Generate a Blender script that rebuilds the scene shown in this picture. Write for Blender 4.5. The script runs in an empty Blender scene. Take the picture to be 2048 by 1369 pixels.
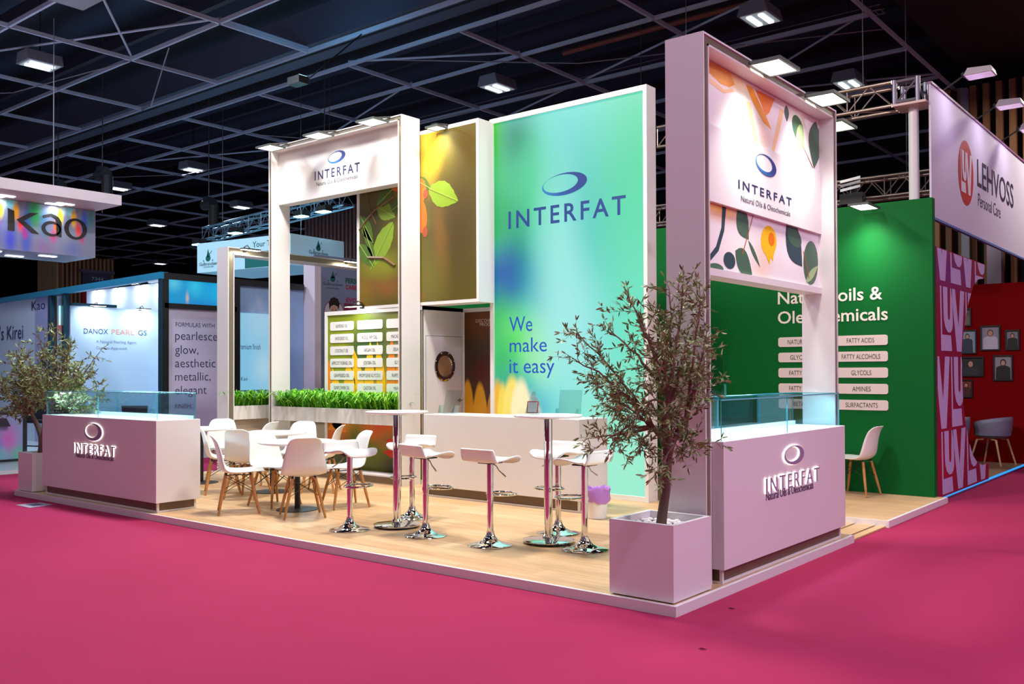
import bpy, math, random
from mathutils import Vector, Matrix
random.seed(7)
S = bpy.context.scene
COL = S.collection
PI = math.pi

# ------------------------------------------------------------------ camera
yaw, pitch, roll, FPX, CY = 0.682170, 0.0124159, -0.00367864, 1855.533, 720.761
fwd = Vector((-math.sin(yaw)*math.cos(pitch), math.cos(yaw)*math.cos(pitch), math.sin(pitch)))
rgt = Vector((math.cos(yaw), math.sin(yaw), 0)); up = rgt.cross(fwd)
r2 = rgt*math.cos(roll) + up*math.sin(roll); u2 = up*math.cos(roll) - rgt*math.sin(roll)
cam = bpy.data.cameras.new('camera'); co = bpy.data.objects.new('camera', cam); COL.objects.link(co)
co.matrix_world = Matrix(((r2.x, u2.x, -fwd.x, 2.889), (r2.y, u2.y, -fwd.y, -5.18), (r2.z, u2.z, -fwd.z, 1.55), (0, 0, 0, 1)))
cam.sensor_width = 36; cam.lens = FPX/2048*36; cam.shift_y = (CY-684.5)/2048; cam.clip_end = 200
S.camera = co

# ------------------------------------------------------------------ world, exposure
W = bpy.data.worlds.new('hall_air'); S.world = W; W.use_nodes = True
bg = W.node_tree.nodes['Background']; bg.inputs[0].default_value = (0.56, 0.48, 0.66, 1); bg.inputs[1].default_value = 0.24
S.view_settings.view_transform = 'Standard'; S.view_settings.look = 'None'
S.view_settings.exposure = 0.0; S.view_settings.gamma = 1.0; S.view_settings.use_curve_mapping = False
S.cycles.use_denoising = True; S.cycles.max_bounces = 8; S.cycles.transparent_max_bounces = 16
S.cycles.sample_clamp_indirect = 4.0; S.cycles.caustics_reflective = False; S.cycles.caustics_refractive = False

def area(name, loc, sx, sy, power, col=(1, 1, 1), aim=None, spread=180, parent=None):
    l = bpy.data.lights.new(name, 'AREA'); l.shape = 'RECTANGLE'; l.size = sx; l.size_y = sy
    l.energy = power; l.color = col; l.spread = math.radians(spread)
    o = bpy.data.objects.new(name, l); COL.objects.link(o)
    loc = Vector(loc)
    if aim is not None:
        o.rotation_euler = (Vector(aim)-loc).to_track_quat('-Z', 'Y').to_euler()
    if parent is not None:
        o.parent = parent; loc = loc - wloc(parent)
    o.location = loc
    return o
def wloc(p):
    v = Vector((0, 0, 0))
    while p is not None:
        v = v + p.location; p = p.parent
    return v

# fill lights added high over the hall, mostly out of view, to brighten the stand
LIL = (0.93, 0.84, 1.0)
for i, (x, y, p) in enumerate(((-8.0, -4.5, 45), (-2.2, -3.2, 120), (4.4, -1.2, 270), (8.5, 2.2, 720), (-14.8, -1.5, 45), (3.4, -7.5, 60))):
    area('hall_fill', (x, y, 7.2), 0.8, 0.8, p, LIL if x < 4 else (0.94, 0.74, 1.0), (x, y, 0))
for i, (x, y, p) in enumerate(((-5.0, 1.6, 440), (-2.0, 1.8, 300), (-14.8, 2.66, 330), (-20.62, 9.48, 260), (-11.0, 1.4, 330), (-3.46, 9.1, 8), (1.2, 13.5, 260))):  # warm and cool fill added over stand and booths; some at visible lamps
    area('hall_fill', (x, y, 7.2), 0.8, 0.8, p, (1, 0.93, 0.86) if i < 2 else ((0.72, 0.86, 1) if i < 6 else (1, .9, .8)), (x, y, 0))

# ------------------------------------------------------------------ materials
def lin(c):
    if isinstance(c, str):
        c = c.lstrip('#'); c = [int(c[i:i+2], 16)/255 for i in (0, 2, 4)]
    return tuple((x/12.92 if x <= 0.04045 else ((x+0.055)/1.055)**2.4) for x in c) + (1,)
MATS = {}
def newmat(name):
    m = bpy.data.materials.new(name); m.use_nodes = True
    nt = m.node_tree; b = nt.nodes['Principled BSDF']
    return m, nt, b
def mat(name, c, rough=0.5, metal=0.0, emit=0.0, ecol=None, bump=0.0, bscale=200, var=0.0, vscale=3.0, spec=None, coat=0.0):
    if name in MATS: return MATS[name]
    m, nt, b = newmat(name); c = lin(c)
    b.inputs['Base Color'].default_value = c; b.inputs['Roughness'].default_value = rough; b.inputs['Metallic'].default_value = metal
    if spec is not None: b.inputs['Specular IOR Level'].default_value = spec
    if coat: b.inputs['Coat Weight'].default_value = coat
    if emit:
        b.inputs['Emission Color'].default_value = lin(ecol) if ecol else c; b.inputs['Emission Strength'].default_value = emit
    if var or bump:
        tc = nt.nodes.new('ShaderNodeTexCoord')
    if var:
        n = nt.nodes.new('ShaderNodeTexNoise'); n.inputs['Scale'].default_value = vscale; n.inputs['Detail'].default_value = 4
        nt.links.new(tc.outputs['Object'], n.inputs['Vector'])
        mx = nt.nodes.new('ShaderNodeMix'); mx.data_type = 'RGBA'
        mx.inputs[6].default_value = tuple(x*(1-var) for x in c[:3])+(1,); mx.inputs[7].default_value = tuple(min(1, x*(1+var)) for x in c[:3])+(1,)
        nt.links.new(n.outputs[0], mx.inputs[0]); nt.links.new(mx.outputs[2], b.inputs['Base Color'])
    if bump:
        n2 = nt.nodes.new('ShaderNodeTexNoise'); n2.inputs['Scale'].default_value = bscale
        nt.links.new(tc.outputs['Object'], n2.inputs['Vector'])
        bp = nt.nodes.new('ShaderNodeBump'); bp.inputs['Strength'].default_value = bump; bp.inputs['Distance'].default_value = 0.004
        nt.links.new(n2.outputs[0], bp.inputs['Height']); nt.links.new(bp.outputs[0], b.inputs['Normal'])
    MATS[name] = m
    return m
def blob(name, base, blobs, emit=0.0, rough=0.45, warp=0.0, wscale=3.0):
    """a printed or lit picture, or painted foil reflections: soft patches of colour laid out over the sheet's own UV square"""
    if name in MATS: return MATS[name]
    m, nt, b = newmat(name); L = nt.links.new
    uv = nt.nodes.new('ShaderNodeUVMap'); vec = uv.outputs[0]
    if warp:
        n = nt.nodes.new('ShaderNodeTexNoise'); n.inputs['Scale'].default_value = wscale; L(vec, n.inputs['Vector'])
        s = nt.nodes.new('ShaderNodeVectorMath'); s.operation = 'SUBTRACT'; L(n.outputs['Color'], s.inputs[0]); s.inputs[1].default_value = (.5, .5, .5)
        k = nt.nodes.new('ShaderNodeVectorMath'); k.operation = 'SCALE'; L(s.outputs[0], k.inputs[0]); k.inputs['Scale'].default_value = warp
        a = nt.nodes.new('ShaderNodeVectorMath'); a.operation = 'ADD'; L(vec, a.inputs[0]); L(k.outputs[0], a.inputs[1]); vec = a.outputs[0]
    cur = None
    for (u, v, ru, rv, c, st, *ed) in blobs:
        s = nt.nodes.new('ShaderNodeVectorMath'); s.operation = 'SUBTRACT'; L(vec, s.inputs[0]); s.inputs[1].default_value = (u, v, 0)
        k = nt.nodes.new('ShaderNodeVectorMath'); k.operation = 'MULTIPLY'; L(s.outputs[0], k.inputs[0]); k.inputs[1].default_value = (1/ru, 1/rv, 0)
        ln = nt.nodes.new('ShaderNodeVectorMath'); ln.operation = 'LENGTH'; L(k.outputs[0], ln.inputs[0])
        mr = nt.nodes.new('ShaderNodeMapRange'); mr.interpolation_type = 'SMOOTHSTEP'
        mr.inputs[1].default_value = 1; mr.inputs[2].default_value = ed[0] if ed else 0; mr.inputs[3].default_value = 0; mr.inputs[4].default_value = st
        L(ln.outputs['Value'], mr.inputs[0])
        mx = nt.nodes.new('ShaderNodeMix'); mx.data_type = 'RGBA'; L(mr.outputs[0], mx.inputs[0])
        if cur is None: mx.inputs[6].default_value = lin(base)
        else: L(cur, mx.inputs[6])
        mx.inputs[7].default_value = lin(c); cur = mx.outputs[2]
    b.inputs['Roughness'].default_value = rough
    if emit:
        b.inputs['Base Color'].default_value = (0.01, 0.01, 0.01, 1); L(cur, b.inputs['Emission Color']); b.inputs['Emission Strength'].default_value = emit
    else: L(cur, b.inputs['Base Color'])
    MATS[name] = m
    return m
def glassmat(name, tint, refl=0.10):
    if name in MATS: return MATS[name]
    m, nt, b = newmat(name); nt.nodes.remove(b); L = nt.links.new
    out = nt.nodes['Material Output']
    t = nt.nodes.new('ShaderNodeBsdfTransparent'); t.inputs[0].default_value = lin(tint)
    g = nt.nodes.new('ShaderNodeBsdfGlossy'); g.inputs['Roughness'].default_value = 0.02; g.inputs[0].default_value = (.8, .95, 1, 1)
    lw = nt.nodes.new('ShaderNodeLayerWeight'); lw.inputs[0].default_value = 0.3
    ma = nt.nodes.new('ShaderNodeMath'); ma.operation = 'MULTIPLY_ADD'; L(lw.outputs['Fresnel'], ma.inputs[0]); ma.inputs[1].default_value = 0.28; ma.inputs[2].default_value = refl*0.4
    mx = nt.nodes.new('ShaderNodeMixShader'); L(ma.outputs[0], mx.inputs[0]); L(t.outputs[0], mx.inputs[1]); L(g.outputs[0], mx.inputs[2]); L(mx.outputs[0], out.inputs[0])
    MATS[name] = m
    return m
def woodmat(name, c1, c2, axis=0, plank=(1.3, 0.19), grain=1.0, rough=0.42):
    if name in MATS: return MATS[name]
    m, nt, b = newmat(name); L = nt.links.new
    tc = nt.nodes.new('ShaderNodeTexCoord')
    mp = nt.nodes.new('ShaderNodeMapping'); L(tc.outputs['Object'], mp.inputs[0])
    if axis == 1: mp.inputs['Rotation'].default_value = (0, 0, PI/2)
    if axis == 2: mp.inputs['Rotation'].default_value = (0, PI/2, 0)
    br = nt.nodes.new('ShaderNodeTexBrick'); L(mp.outputs[0], br.inputs[0])
    br.inputs['Scale'].default_value = 1; br.inputs['Brick Width'].default_value = plank[0]; br.inputs['Row Height'].default_value = plank[1]
    br.inputs['Mortar Size'].default_value = 0.0015; br.inputs['Color1'].default_value = lin(c1); br.inputs['Color2'].default_value = lin(c2)
    br.inputs['Mortar'].default_value = tuple(x*0.75 for x in lin(c2)[:3])+(1,); br.inputs['Bias'].default_value = 0.0
    sc = nt.nodes.new('ShaderNodeMapping'); L(mp.outputs[0], sc.inputs[0]); sc.inputs['Scale'].default_value = (2.2*grain, 26*grain, 26*grain)
    n = nt.nodes.new('ShaderNodeTexNoise'); n.inputs['Scale'].default_value = 1; n.inputs['Detail'].default_value = 5; L(sc.outputs[0], n.inputs['Vector'])
    cr = nt.nodes.new('ShaderNodeMapRange'); cr.inputs[1].default_value = .3; cr.inputs[2].default_value = .7; cr.inputs[3].default_value = .80; cr.inputs[4].default_value = 1.10; L(n.outputs[0], cr.inputs[0])
    vm = nt.nodes.new('ShaderNodeVectorMath'); vm.operation = 'SCALE'; L(br.outputs[0], vm.inputs[0]); L(cr.outputs[0], vm.inputs['Scale'])
    L(vm.outputs[0], b.inputs['Base Color']); b.inputs['Roughness'].default_value = rough
    MATS[name] = m
    return m

WHITE = mat('white_laminate', '#e6e3e2', 0.38)
WHITEM = mat('white_matt', '#e4e1df', 0.55)
PLAST = mat('white_plastic', '#eeeeec', 0.32)
CHROME = mat('chrome', '#dcdcdc', 0.045, 1.0)
STEEL = mat('brushed_steel', '#b4b2ae', 0.28, 1.0)
ALU = mat('aluminium', '#b9b9bd', 0.32, 0.9)
BLACK = mat('black_metal', '#161617', 0.45)
BLACKM = mat('black_matt', '#101013', 0.7)
BRONZE = mat('bronze_strip', '#8f8471', 0.38, 0.5)
KICK = mat('brown_kickboard', '#6f5c49', 0.42, 0.35)
BEECH = woodmat('beech_wood', '#c58a4e', '#b97d43', 2, (3, 0.2))
OAK = woodmat('oak_floor', '#dcb88c', '#cfa677')
GLASS = glassmat('clear_glass', '#f1fbfd')
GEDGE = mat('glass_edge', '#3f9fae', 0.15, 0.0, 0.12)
ACRYL = glassmat('clear_acrylic', '#f1f8f7', 0.22)
LAMP = mat('lamp_diffuser', '#ffffff', 0.5, 0, 6.0, '#fff6e6')
HLAMP = mat('hall_lamp_tube', '#ffffff', 0.5, 0, 3.5, '#e6f4ff')
NAVY = mat('navy_lettering', '#1f2b5c', 0.45)
INK = mat('ink_lettering', '#3a3f52', 0.5)
GREENW = mat('green_wall_paint', '#046328', 0.6, spec=0.15)
CREAM = mat('cream_plate', '#e3d6d0', 0.5)
DARKTXT = mat('dark_green_lettering', '#3e4436', 0.5)

# ------------------------------------------------------------------ object helpers
def tag(o, label=None, cat=None, group=None, kind=None):
    if label: o['label'] = label
    if cat: o['category'] = cat
    if group: o['group'] = group
    if kind: o['kind'] = kind
    return o
def thing(name, label, cat, loc=(0, 0, 0), group=None):
    o = bpy.data.objects.new(name, None); COL.objects.link(o); o.location = loc; o.empty_display_size = 0.1
    return tag(o, label, cat, group)
def copy_tree(o, parent=None):
    c = o.copy(); COL.objects.link(c)
    if parent is not None: c.parent = parent
    for ch in list(o.children): copy_tree(ch, c)
    return c
def drop_mesh(o): pass

class MB:
    def __init__(s): s.v = []; s.f = []; s.m = []; s.uv = {}
    def add(s, verts, faces, mi=0, uvs=None):
        b = len(s.v); s.v += [tuple(p) for p in verts]
        for k, f in enumerate(faces):
            if uvs: s.uv[len(s.f)] = uvs[k]
            s.f.append(tuple(b+i for i in f)); s.m.append(mi)
        return s
    def box(s, x0, x1, y0, y1, z0, z1, mi=0):
        v = [(x0, y0, z0), (x1, y0, z0), (x1, y1, z0), (x0, y1, z0), (x0, y0, z1), (x1, y0, z1), (x1, y1, z1), (x0, y1, z1)]
        return s.add(v, [(0, 3, 2, 1), (4, 5, 6, 7), (0, 1, 5, 4), (1, 2, 6, 5), (2, 3, 7, 6), (3, 0, 4, 7)], mi)
    def bar(s, p0, p1, w, h, mi=0):
        p0 = Vector(p0); p1 = Vector(p1); d = (p1-p0).normalized()
        a = d.cross(Vector((0, 0, 1)))
        a = Vector((1, 0, 0)) if a.length < 1e-4 else a.normalized()
        c = a.cross(d).normalized(); v = []
        for p in (p0, p1):
            for (i, j) in ((-1, -1), (1, -1), (1, 1), (-1, 1)): v.append(p + a*(i*w/2) + c*(j*h/2))
        return s.add(v, [(3, 2, 1, 0), (4, 5, 6, 7), (0, 1, 5, 4), (1, 2, 6, 5), (2, 3, 7, 6), (3, 0, 4, 7)], mi)
    def panel(s, a, b, z0, z1, t, mi=0, uvface=False):
        """upright sheet between plan points a and b; the face on its right-hand side (seen going a->b) carries the UV square"""
        a = Vector((a[0], a[1], 0)); b = Vector((b[0], b[1], 0)); d = (b-a).normalized(); n = Vector((-d.y, d.x, 0))*t
        P = [a, b, b+n, a+n]
        v = [(p.x, p.y, z0) for p in P] + [(p.x, p.y, z1) for p in P]
        sq = [(0, 0), (1, 0), (1, 1), (0, 1)]
        fs = [(0, 3, 2, 1), (4, 5, 6, 7), (0, 1, 5, 4), (1, 2, 6, 5), (2, 3, 7, 6), (3, 0, 4, 7)]
        return s.add(v, fs, mi, [sq]*6)
    def cyl(s, p0, p1, r0, r1=None, n=16, mi=0):
        r1 = r0 if r1 is None else r1
        return s.tube([p0, p1], [r0, r1], n, mi)
    def tube(s, pts, r, n=8, mi=0, closed=False, caps=True):
        pts = [Vector(p) for p in pts]; N = len(pts)
        rs = r if isinstance(r, (list, tuple)) else [r]*N
        ref = None; v = []
        for i, p in enumerate(pts):
            if closed: t = pts[(i+1) % N]-pts[i-1]
            else: t = pts[min(i+1, N-1)]-pts[max(i-1, 0)]
            if t.length < 1e-9: t = Vector((0, 0, 1))
            t.normalize()
            if ref is None: ref = t.orthogonal().normalized()
            ref = (ref - t*ref.dot(t))
            ref = t.orthogonal().normalized() if ref.length < 1e-6 else ref.normalized()
            c = t.cross(ref)
            for k in range(n):
                a = 2*PI*k/n; v.append(p + (ref*math.cos(a)+c*math.sin(a))*rs[i])
        f = []
        for i in range(N if closed else N-1):
            j = (i+1) % N
            for k in range(n):
                l = (k+1) % n; f.append((i*n+k, i*n+l, j*n+l, j*n+k))
        if caps and not closed:
            f.append(tuple(reversed(range(n)))); f.append(tuple((N-1)*n+k for k in range(n)))
        return s.add(v, f, mi)
    def lathe(s, c, prof, n=32, mi=0, cap=True):
        v = []; f = []; N = len(prof)
        for r, z in prof:
            for k in range(n):
                a = 2*PI*k/n; v.append((c[0]+r*math.cos(a), c[1]+r*math.sin(a), c[2]+z))
        for i in range(N-1):
            for k in range(n):
                l = (k+1) % n; f.append((i*n+k, i*n+l, (i+1)*n+l, (i+1)*n+k))
        if cap:
            f.append(tuple(reversed(range(n)))); f.append(tuple((N-1)*n+k for k in range(n)))
        return s.add(v, f, mi)
    def prism(s, poly, fr, d0, d1, mi=0):
        """polygon in a frame's (u,z) plane, extruded along its normal from d0 to d1"""
        n = len(poly)
        v = [fr(u, z, d0) for u, z in poly] + [fr(u, z, d1) for u, z in poly]
        f = [tuple(reversed(range(n))), tuple(range(n, 2*n))] + [(i, (i+1) % n, n+(i+1) % n, n+i) for i in range(n)]
        return s.add(v, f, mi)
    def flat(s, poly, fr, d, mi=0):
        return s.add([fr(u, z, d) for u, z in poly], [tuple(range(len(poly)))], mi)
    def sheet(s, fr, u0, u1, z0, z1, d, mi=0):
        return s.add([fr(u0, z0, d), fr(u1, z0, d), fr(u1, z1, d), fr(u0, z1, d)], [(0, 1, 2, 3)], mi, [[(0, 0), (1, 0), (1, 1), (0, 1)]])
    def ball(s, c, rx, ry, rz, n=10, mi=0):
        v = []; f = []; m = n//2+1
        for i in range(1, m):
            t = PI*i/m
            for k in range(n):
                a = 2*PI*k/n; v.append((c[0]+rx*math.sin(t)*math.cos(a), c[1]+ry*math.sin(t)*math.sin(a), c[2]+rz*math.cos(t)))
        for i in range(m-2):
            for k in range(n):
                l = (k+1) % n; f.append((i*n+k, (i+1)*n+k, (i+1)*n+l, i*n+l))
        v.append((c[0], c[1], c[2]+rz)); v.append((c[0], c[1], c[2]-rz)); T = len(v)-2
        for k in range(n):
            l = (k+1) % n; f.append((T, k, l)); f.append((T+1, (m-2)*n+l, (m-2)*n+k))
        return s.add(v, f, mi)
    def build(s, name, mats, parent=None, smooth=False, bev=0.0, label=None, kind=None, cat=None, group=None, sub=0):
        me = bpy.data.meshes.new(name); me.from_pydata(s.v, [], s.f)
        if not isinstance(mats, (list, tuple)): mats = [mats]
        for m in mats: me.materials.append(m)
        me.polygons.foreach_set('material_index', s.m)
        if s.uv:
            uvl = me.uv_layers.new(name='UVMap')
            for p in me.polygons:
                q = s.uv.get(p.index)
                if q:
                    for li, c in zip(p.loop_indices, q): uvl.data[li].uv = c
        if smooth:
            me.polygons.foreach_set('use_smooth', [True]*len(me.polygons))
            try: me.set_sharp_from_angle(angle=math.radians(40))
            except Exception: pass
        me.update()
        o = bpy.data.objects.new(name, me); COL.objects.link(o)
        if parent is not None:
            o.parent = parent; o.location = -wloc(parent)
        if bev:
            b = o.modifiers.new('b', 'BEVEL'); b.width = bev; b.segments = 2; b.limit_method = 'ANGLE'
        if sub:
            m = o.modifiers.new('s', 'SUBSURF'); m.levels = sub; m.render_levels = sub
        return tag(o, label, cat, group, kind)

def FS(y):            # sheets that face the front aisle (-Y): u runs along X, d comes out of the sheet
    return lambda u, z, d: (u, y-d, z)
def FE(x):            # sheets that face +X: u runs along Y
    return lambda u, z, d: (x+d, u, z)
def FL(a, b):         # sheet on plan line a->b, normal on the right-hand side
    a = Vector((a[0], a[1])); b = Vector((b[0], b[1])); t = (b-a).normalized(); n = Vector((t.y, -t.x))
    return lambda u, z, d: (a.x+t.x*u+n.x*d, a.y+t.y*u+n.y*d, z)

_tx = {}
def glyphs(txt, bold=0.0, ext=0.0, space=1.0):
    k = (txt, bold, ext, space)
    if k in _tx: return _tx[k]
    cu = bpy.data.curves.new('t', 'FONT'); cu.body = txt; cu.resolution_u = 3; cu.offset = bold; cu.extrude = ext; cu.space_character = space
    o = bpy.data.objects.new('t', cu); COL.objects.link(o)
    dg = bpy.context.evaluated_depsgraph_get(); me = bpy.data.meshes.new_from_object(o.evaluated_get(dg))
    r = ([tuple(v.co) for v in me.vertices], [tuple(p.vertices) for p in me.polygons])
    bpy.data.objects.remove(o); bpy.data.curves.remove(cu); bpy.data.meshes.remove(me)
    _tx[k] = r
    return r
def write(mb, txt, fr, u0, u1, base, cap, d=0.002, mi=0, bold=0.0, ext=0.0, thick=0.0, space=1.0):
    """lettering fitted between u0 and u1 on a baseline, cap = height of capitals"""
    vs, fs = glyphs(txt, bold, 0.1 if thick else 0.0, space)
    xs = [v[0] for v in vs]; x0, x1 = min(xs), max(xs); sy = cap/0.69
    if u1 is None: sx = sy; u1 = u0+(x1-x0)*sx
    sx = (u1-u0)/(x1-x0)
    mb.add([fr(u0+(x-x0)*sx, base+y*sy, d+((z+0.1)/0.2*thick if thick else 0)) for x, y, z in vs], fs, mi)
    return u1
def lettering(parent, lines, m, name='lettering', label=None):
    for a in lines:
        mb = MB(); write(mb, *a[0], **(a[1] if len(a) > 1 else {})); o = mb.build(name, m, parent, label=label)
    return o
def ring_logo(mb, fr, uc, zc, a, b, d0, d1, tilt=0.0, mi=0, n=56, flip=1):
    v = []; f = []; uv = []
    for k in range(n):
        t = 2*PI*k/n; c, s_ = math.cos(t), math.sin(t)
        pts = ((a*c, b*s_), (-0.17*a*flip+0.78*a*c, 0.12*b+0.78*b*s_))
        for (x, y) in pts:
            X = x*math.cos(tilt)-y*math.sin(tilt); Y = x*math.sin(tilt)+y*math.cos(tilt)
            v.append(fr(uc+X, zc+Y, d0)); v.append(fr(uc+X, zc+Y, d1))
    for k in range(n):
        i = 4*k; j = 4*((k+1) % n); uo = 0.5+0.5*math.cos(2*PI*k/n)
        for q in ((i+1, j+1, j+3, i+3), (i, i+2, j+2, j), (i, j, j+1, i+1), (i+2, i+3, j+3, j+2)):
            f.append(q); uv.append([(uo, .5)]*4)
    mb.add(v, f, mi, uv)
LOGO = blob('logo_blue', '#2b6fb4', [(1, .5, .75, 9, '#23307e', 1.0), (0, .5, .4, 9, '#3288c6', .8)])
def rrect(u0, u1, z0, z1, r, n=5):
    p = []
    for (cx, cz, a0) in ((u1-r, z1-r, 0), (u0+r, z1-r, 90), (u0+r, z0+r, 180), (u1-r, z0+r, 270)):
        for k in range(n+1):
            a = math.radians(a0+90*k/n); p.append((cx+r*math.cos(a), cz+r*math.sin(a)))
    return p
def leafpoly(p0, p1, w, n=8, bend=0.0):
    """pointed leaf outline from base p0 to tip p1"""
    (x0, y0), (x1, y1) = p0, p1; dx, dy = x1-x0, y1-y0; L = math.hypot(dx, dy); nx, ny = -dy/L, dx/L
    A = []; B = []
    for k in range(n+1):
        t = k/n; h = w*math.sin(PI*t**0.85)*0.5; c = bend*math.sin(PI*t)
        A.append((x0+dx*t+nx*(h+c), y0+dy*t+ny*(h+c)))
        if 0 < k < n: B.append((x0+dx*t-nx*(h-c), y0+dy*t-ny*(h-c)))
    return A + B[::-1]
def ellpoly(cx, cy, a, b, n=24, rot=0.0):
    return [(cx+a*math.cos(2*PI*k/n)*math.cos(rot)-b*math.sin(2*PI*k/n)*math.sin(rot), cy+a*math.cos(2*PI*k/n)*math.sin(rot)+b*math.sin(2*PI*k/n)*math.cos(rot)) for k in range(n)]
HP = 0.067
# ================================================================== the hall
CARPET = mat('pink_carpet', '#a12a54', 0.92, 0, 0, None, 0.25, 420, 0.13, 0.7, spec=0.15)
MB().box(-75, 16, -16, 32, -0.06, 0).build('floor', CARPET, kind='structure')
DECK, nt, b = newmat('dark_roof_deck')
tc = nt.nodes.new('ShaderNodeTexCoord'); wv = nt.nodes.new('ShaderNodeTexWave'); wv.inputs['Scale'].default_value = 0.22; wv.bands_direction = 'Y'
nt.links.new(tc.outputs['Object'], wv.inputs[0])
mx = nt.nodes.new('ShaderNodeMix'); mx.data_type = 'RGBA'; mx.inputs[6].default_value = (.005, .006, .010, 1); mx.inputs[7].default_value = (.035, .052, .10, 1)
nt.links.new(wv.outputs[1], mx.inputs[0]); nt.links.new(mx.outputs[2], b.inputs['Base Color']); b.inputs['Roughness'].default_value = 0.8
MB().box(-75, -2.1, -10, 32, 9.4, 9.5).build('ceiling', DECK, kind='structure')
MB().box(-2.1, 16, -10, 32, 9.0, 9.5).build('ceiling', BLACKM, kind='structure')
DARKW = mat('dark_hall_wall', '#0d0d13', 0.8)
MB().box(-75, 16, 24, 24.2, 0, 9.4).build('wall_back', DARKW, kind='structure')
MB().box(-75.2, -75, -10, 24, 0, 9.4).build('wall_left', DARKW, kind='structure')
BEAMM = mat('roof_beam_paint', '#b4c0d6', 0.5)
rows = [1.7, 3.92, 5.8, 6.78, 8.5, 10.65, 12.8, 14.95, 17.1, 19.3, 21.5]
cols = [-2.2, -5.1, -8.0, -10.9, -13.82, -16.8, -19.62, -22.5, -25.4, -28.3, -31.2, -34.1, -37, -40, -43]
def beam_x(y, x0, x1):
    m = MB(); m.box(x0, x1, y-.022, y+.022, 7.5, 7.51); m.box(x0, x1, y+.012, y+.022, 7.51, 7.57); m.box(x0, x1, y-.022, y-.012, 7.51, 7.57)
    m.build('ceiling_beam', BEAMM, kind='structure')
def beam_y(x, y0, y1):
    m = MB(); m.box(x-.022, x+.022, y0, y1, 7.5, 7.51); m.box(x+.012, x+.022, y0, y1, 7.51, 7.57); m.box(x-.022, x-.012, y0, y1, 7.51, 7.57)
    m.build('ceiling_beam', BEAMM, kind='structure')
for y in rows: beam_x(y, -46, -2.2)
for x in cols:
    if x < -9: beam_y(x, -1.5, 5.8)
    beam_y(x, 6.78, 23)
DUCT = mat('duct_paint', '#4c5468', 0.5, 0.2)
m = MB(); m.box(-46, -2.0, 5.92, 6.66, 7.72, 8.4); m.build('ceiling_duct', DUCT, kind='structure')
m = MB(); m.box(-46, -2.0, 6.27, 6.31, 7.70, 7.73); m.build('ceiling_trim', mat('duct_seam', '#14151c', .6), kind='structure')
MB().box(-2.0, 1.2, 4, 24, 7.9, 8.6).build('ceiling_duct', mat('dark_duct', '#15151a', .7), kind='structure')
# purlins and diagonal ties
for i, y in enumerate((2.8, 4.9, 9.6, 11.7, 13.9, 16)):
    MB().box(-46, -2.2, y-.06, y+.06, 8.5, 8.75).build('ceiling_purlin', mat('purlin_paint', '#2a2c3a', .6), kind='structure')
for (a, b_) in (((-13.82, 3.92, 7.6), (-10.9, 1.7, 7.6)), ((-16.8, 1.7, 7.6), (-10.9, 3.92, 7.6)), ((-10.9, 5.8, 7.6), (-10.9, 3.92, 7.6)), ((-8, 8.5, 7.6), (-10.9, 6.78, 7.6)), ((-8.0, 10.65, 7.6), (-2.2, 8.5, 7.6)), ((-5.1, 12.8, 7.6), (-2.2, 10.65, 7.6)), ((-2.2, 14.95, 7.6), (-8, 12.8, 7.6)), ((-16.8, 10.65, 7.6), (-10.9, 8.5, 7.6)), ((-19.62, 12.8, 7.6), (-13.82, 10.65, 7.6)), ((-22.5, 8.5, 7.6), (-16.8, 10.65, 7.6)), ((-13.82, 12.8, 7.6), (-8.0, 10.65, 7.6))):
    MB().cyl(a, b_, .022, n=6).build('ceiling_tie_rod', BEAMM, kind='structure')
MB().tube([(-8.0, 9.9, 7.95), (-2.2, 9.9, 7.95)], .05, 8).build('ceiling_pipe', mat('copper_pipe', '#8a4a38', .5), kind='structure')
# wire cable tray
m = MB()
for dz in (0, .08):
    for dy in (0, .25): m.bar((-14, 11.5+dy, 7.9+dz), (-2.3, 11.5+dy, 7.9+dz), .012, .012)
for k in range(118): m.bar((-14+k*.1, 11.5, 7.9), (-14+k*.1, 11.75, 7.9), .01, .01)
m.build('ceiling_cable_tray', mat('tray_wire', '#8d7f86', .5), kind='structure')

# hall lamps
def hall_lamp(x, y, label, twin=False, z=7.3):
    t = thing('hall_lamp', label, 'lamp', (x, y, z), 'high lamps under the hall roof')
    h = MB(); h.prism([(-.26, 0), (.26, 0), (.2, .2), (-.2, .2)], lambda u, zz, d: (x+u, y+d, z+zz), -.32, .32)
    h.build('housing', mat('lamp_housing', '#7f8490', .5), t)
    g = MB(); g.box(x-.22, x+.22, y-.28, y+.28, z-.012, z-.002); g.build('reflector', mat('lamp_reflector', '#c9d6dd', .3, .3, .25), t)
    for dx in (-.1, .1):
        q = MB(); q.box(x+dx-.04, x+dx+.04, y-.22, y+.22, z-.03, z-.012); q.build('tube', HLAMP, t)
    MB().cyl((x, y, z+.2), (x, y, z+2.05), .012, n=6).build('hanger', BLACKM, t)
    area('lamp_light', (x, y, z-.06), .4, .5, 6, (.85, .93, 1), None, 150, t)
for x, y, l in ((-14.8, 2.66, 'bright twin tube lamp high at the upper left under the dark roof'),
                (-20.62, 9.48, 'hall lamp hanging left of the tall white portal above its left leg'),
                (-24.81, 9.51, 'hall lamp half hidden behind the hoist above the hanging slab sign'),
                (-30.54, 14.11, 'small far hall lamp above the slatted pillar and cyan panel'),
                (-42.2, 21.0, 'tiny farthest hall lamp just above the black booth frame corner'),
                (-24.69, 13.89, 'far hall lamp above the left end of the lit truss'),
                (-9.13, 9.18, 'hall lamp hanging above the left corner of the green lit screen'),
                (-3.46, 9.1, 'twin tube lamp high above the right hand portal'),
                (-3.54, 13.49, 'twin tube lamp between portal top and truss on the right')):
    hall_lamp(x, y, l)

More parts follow.
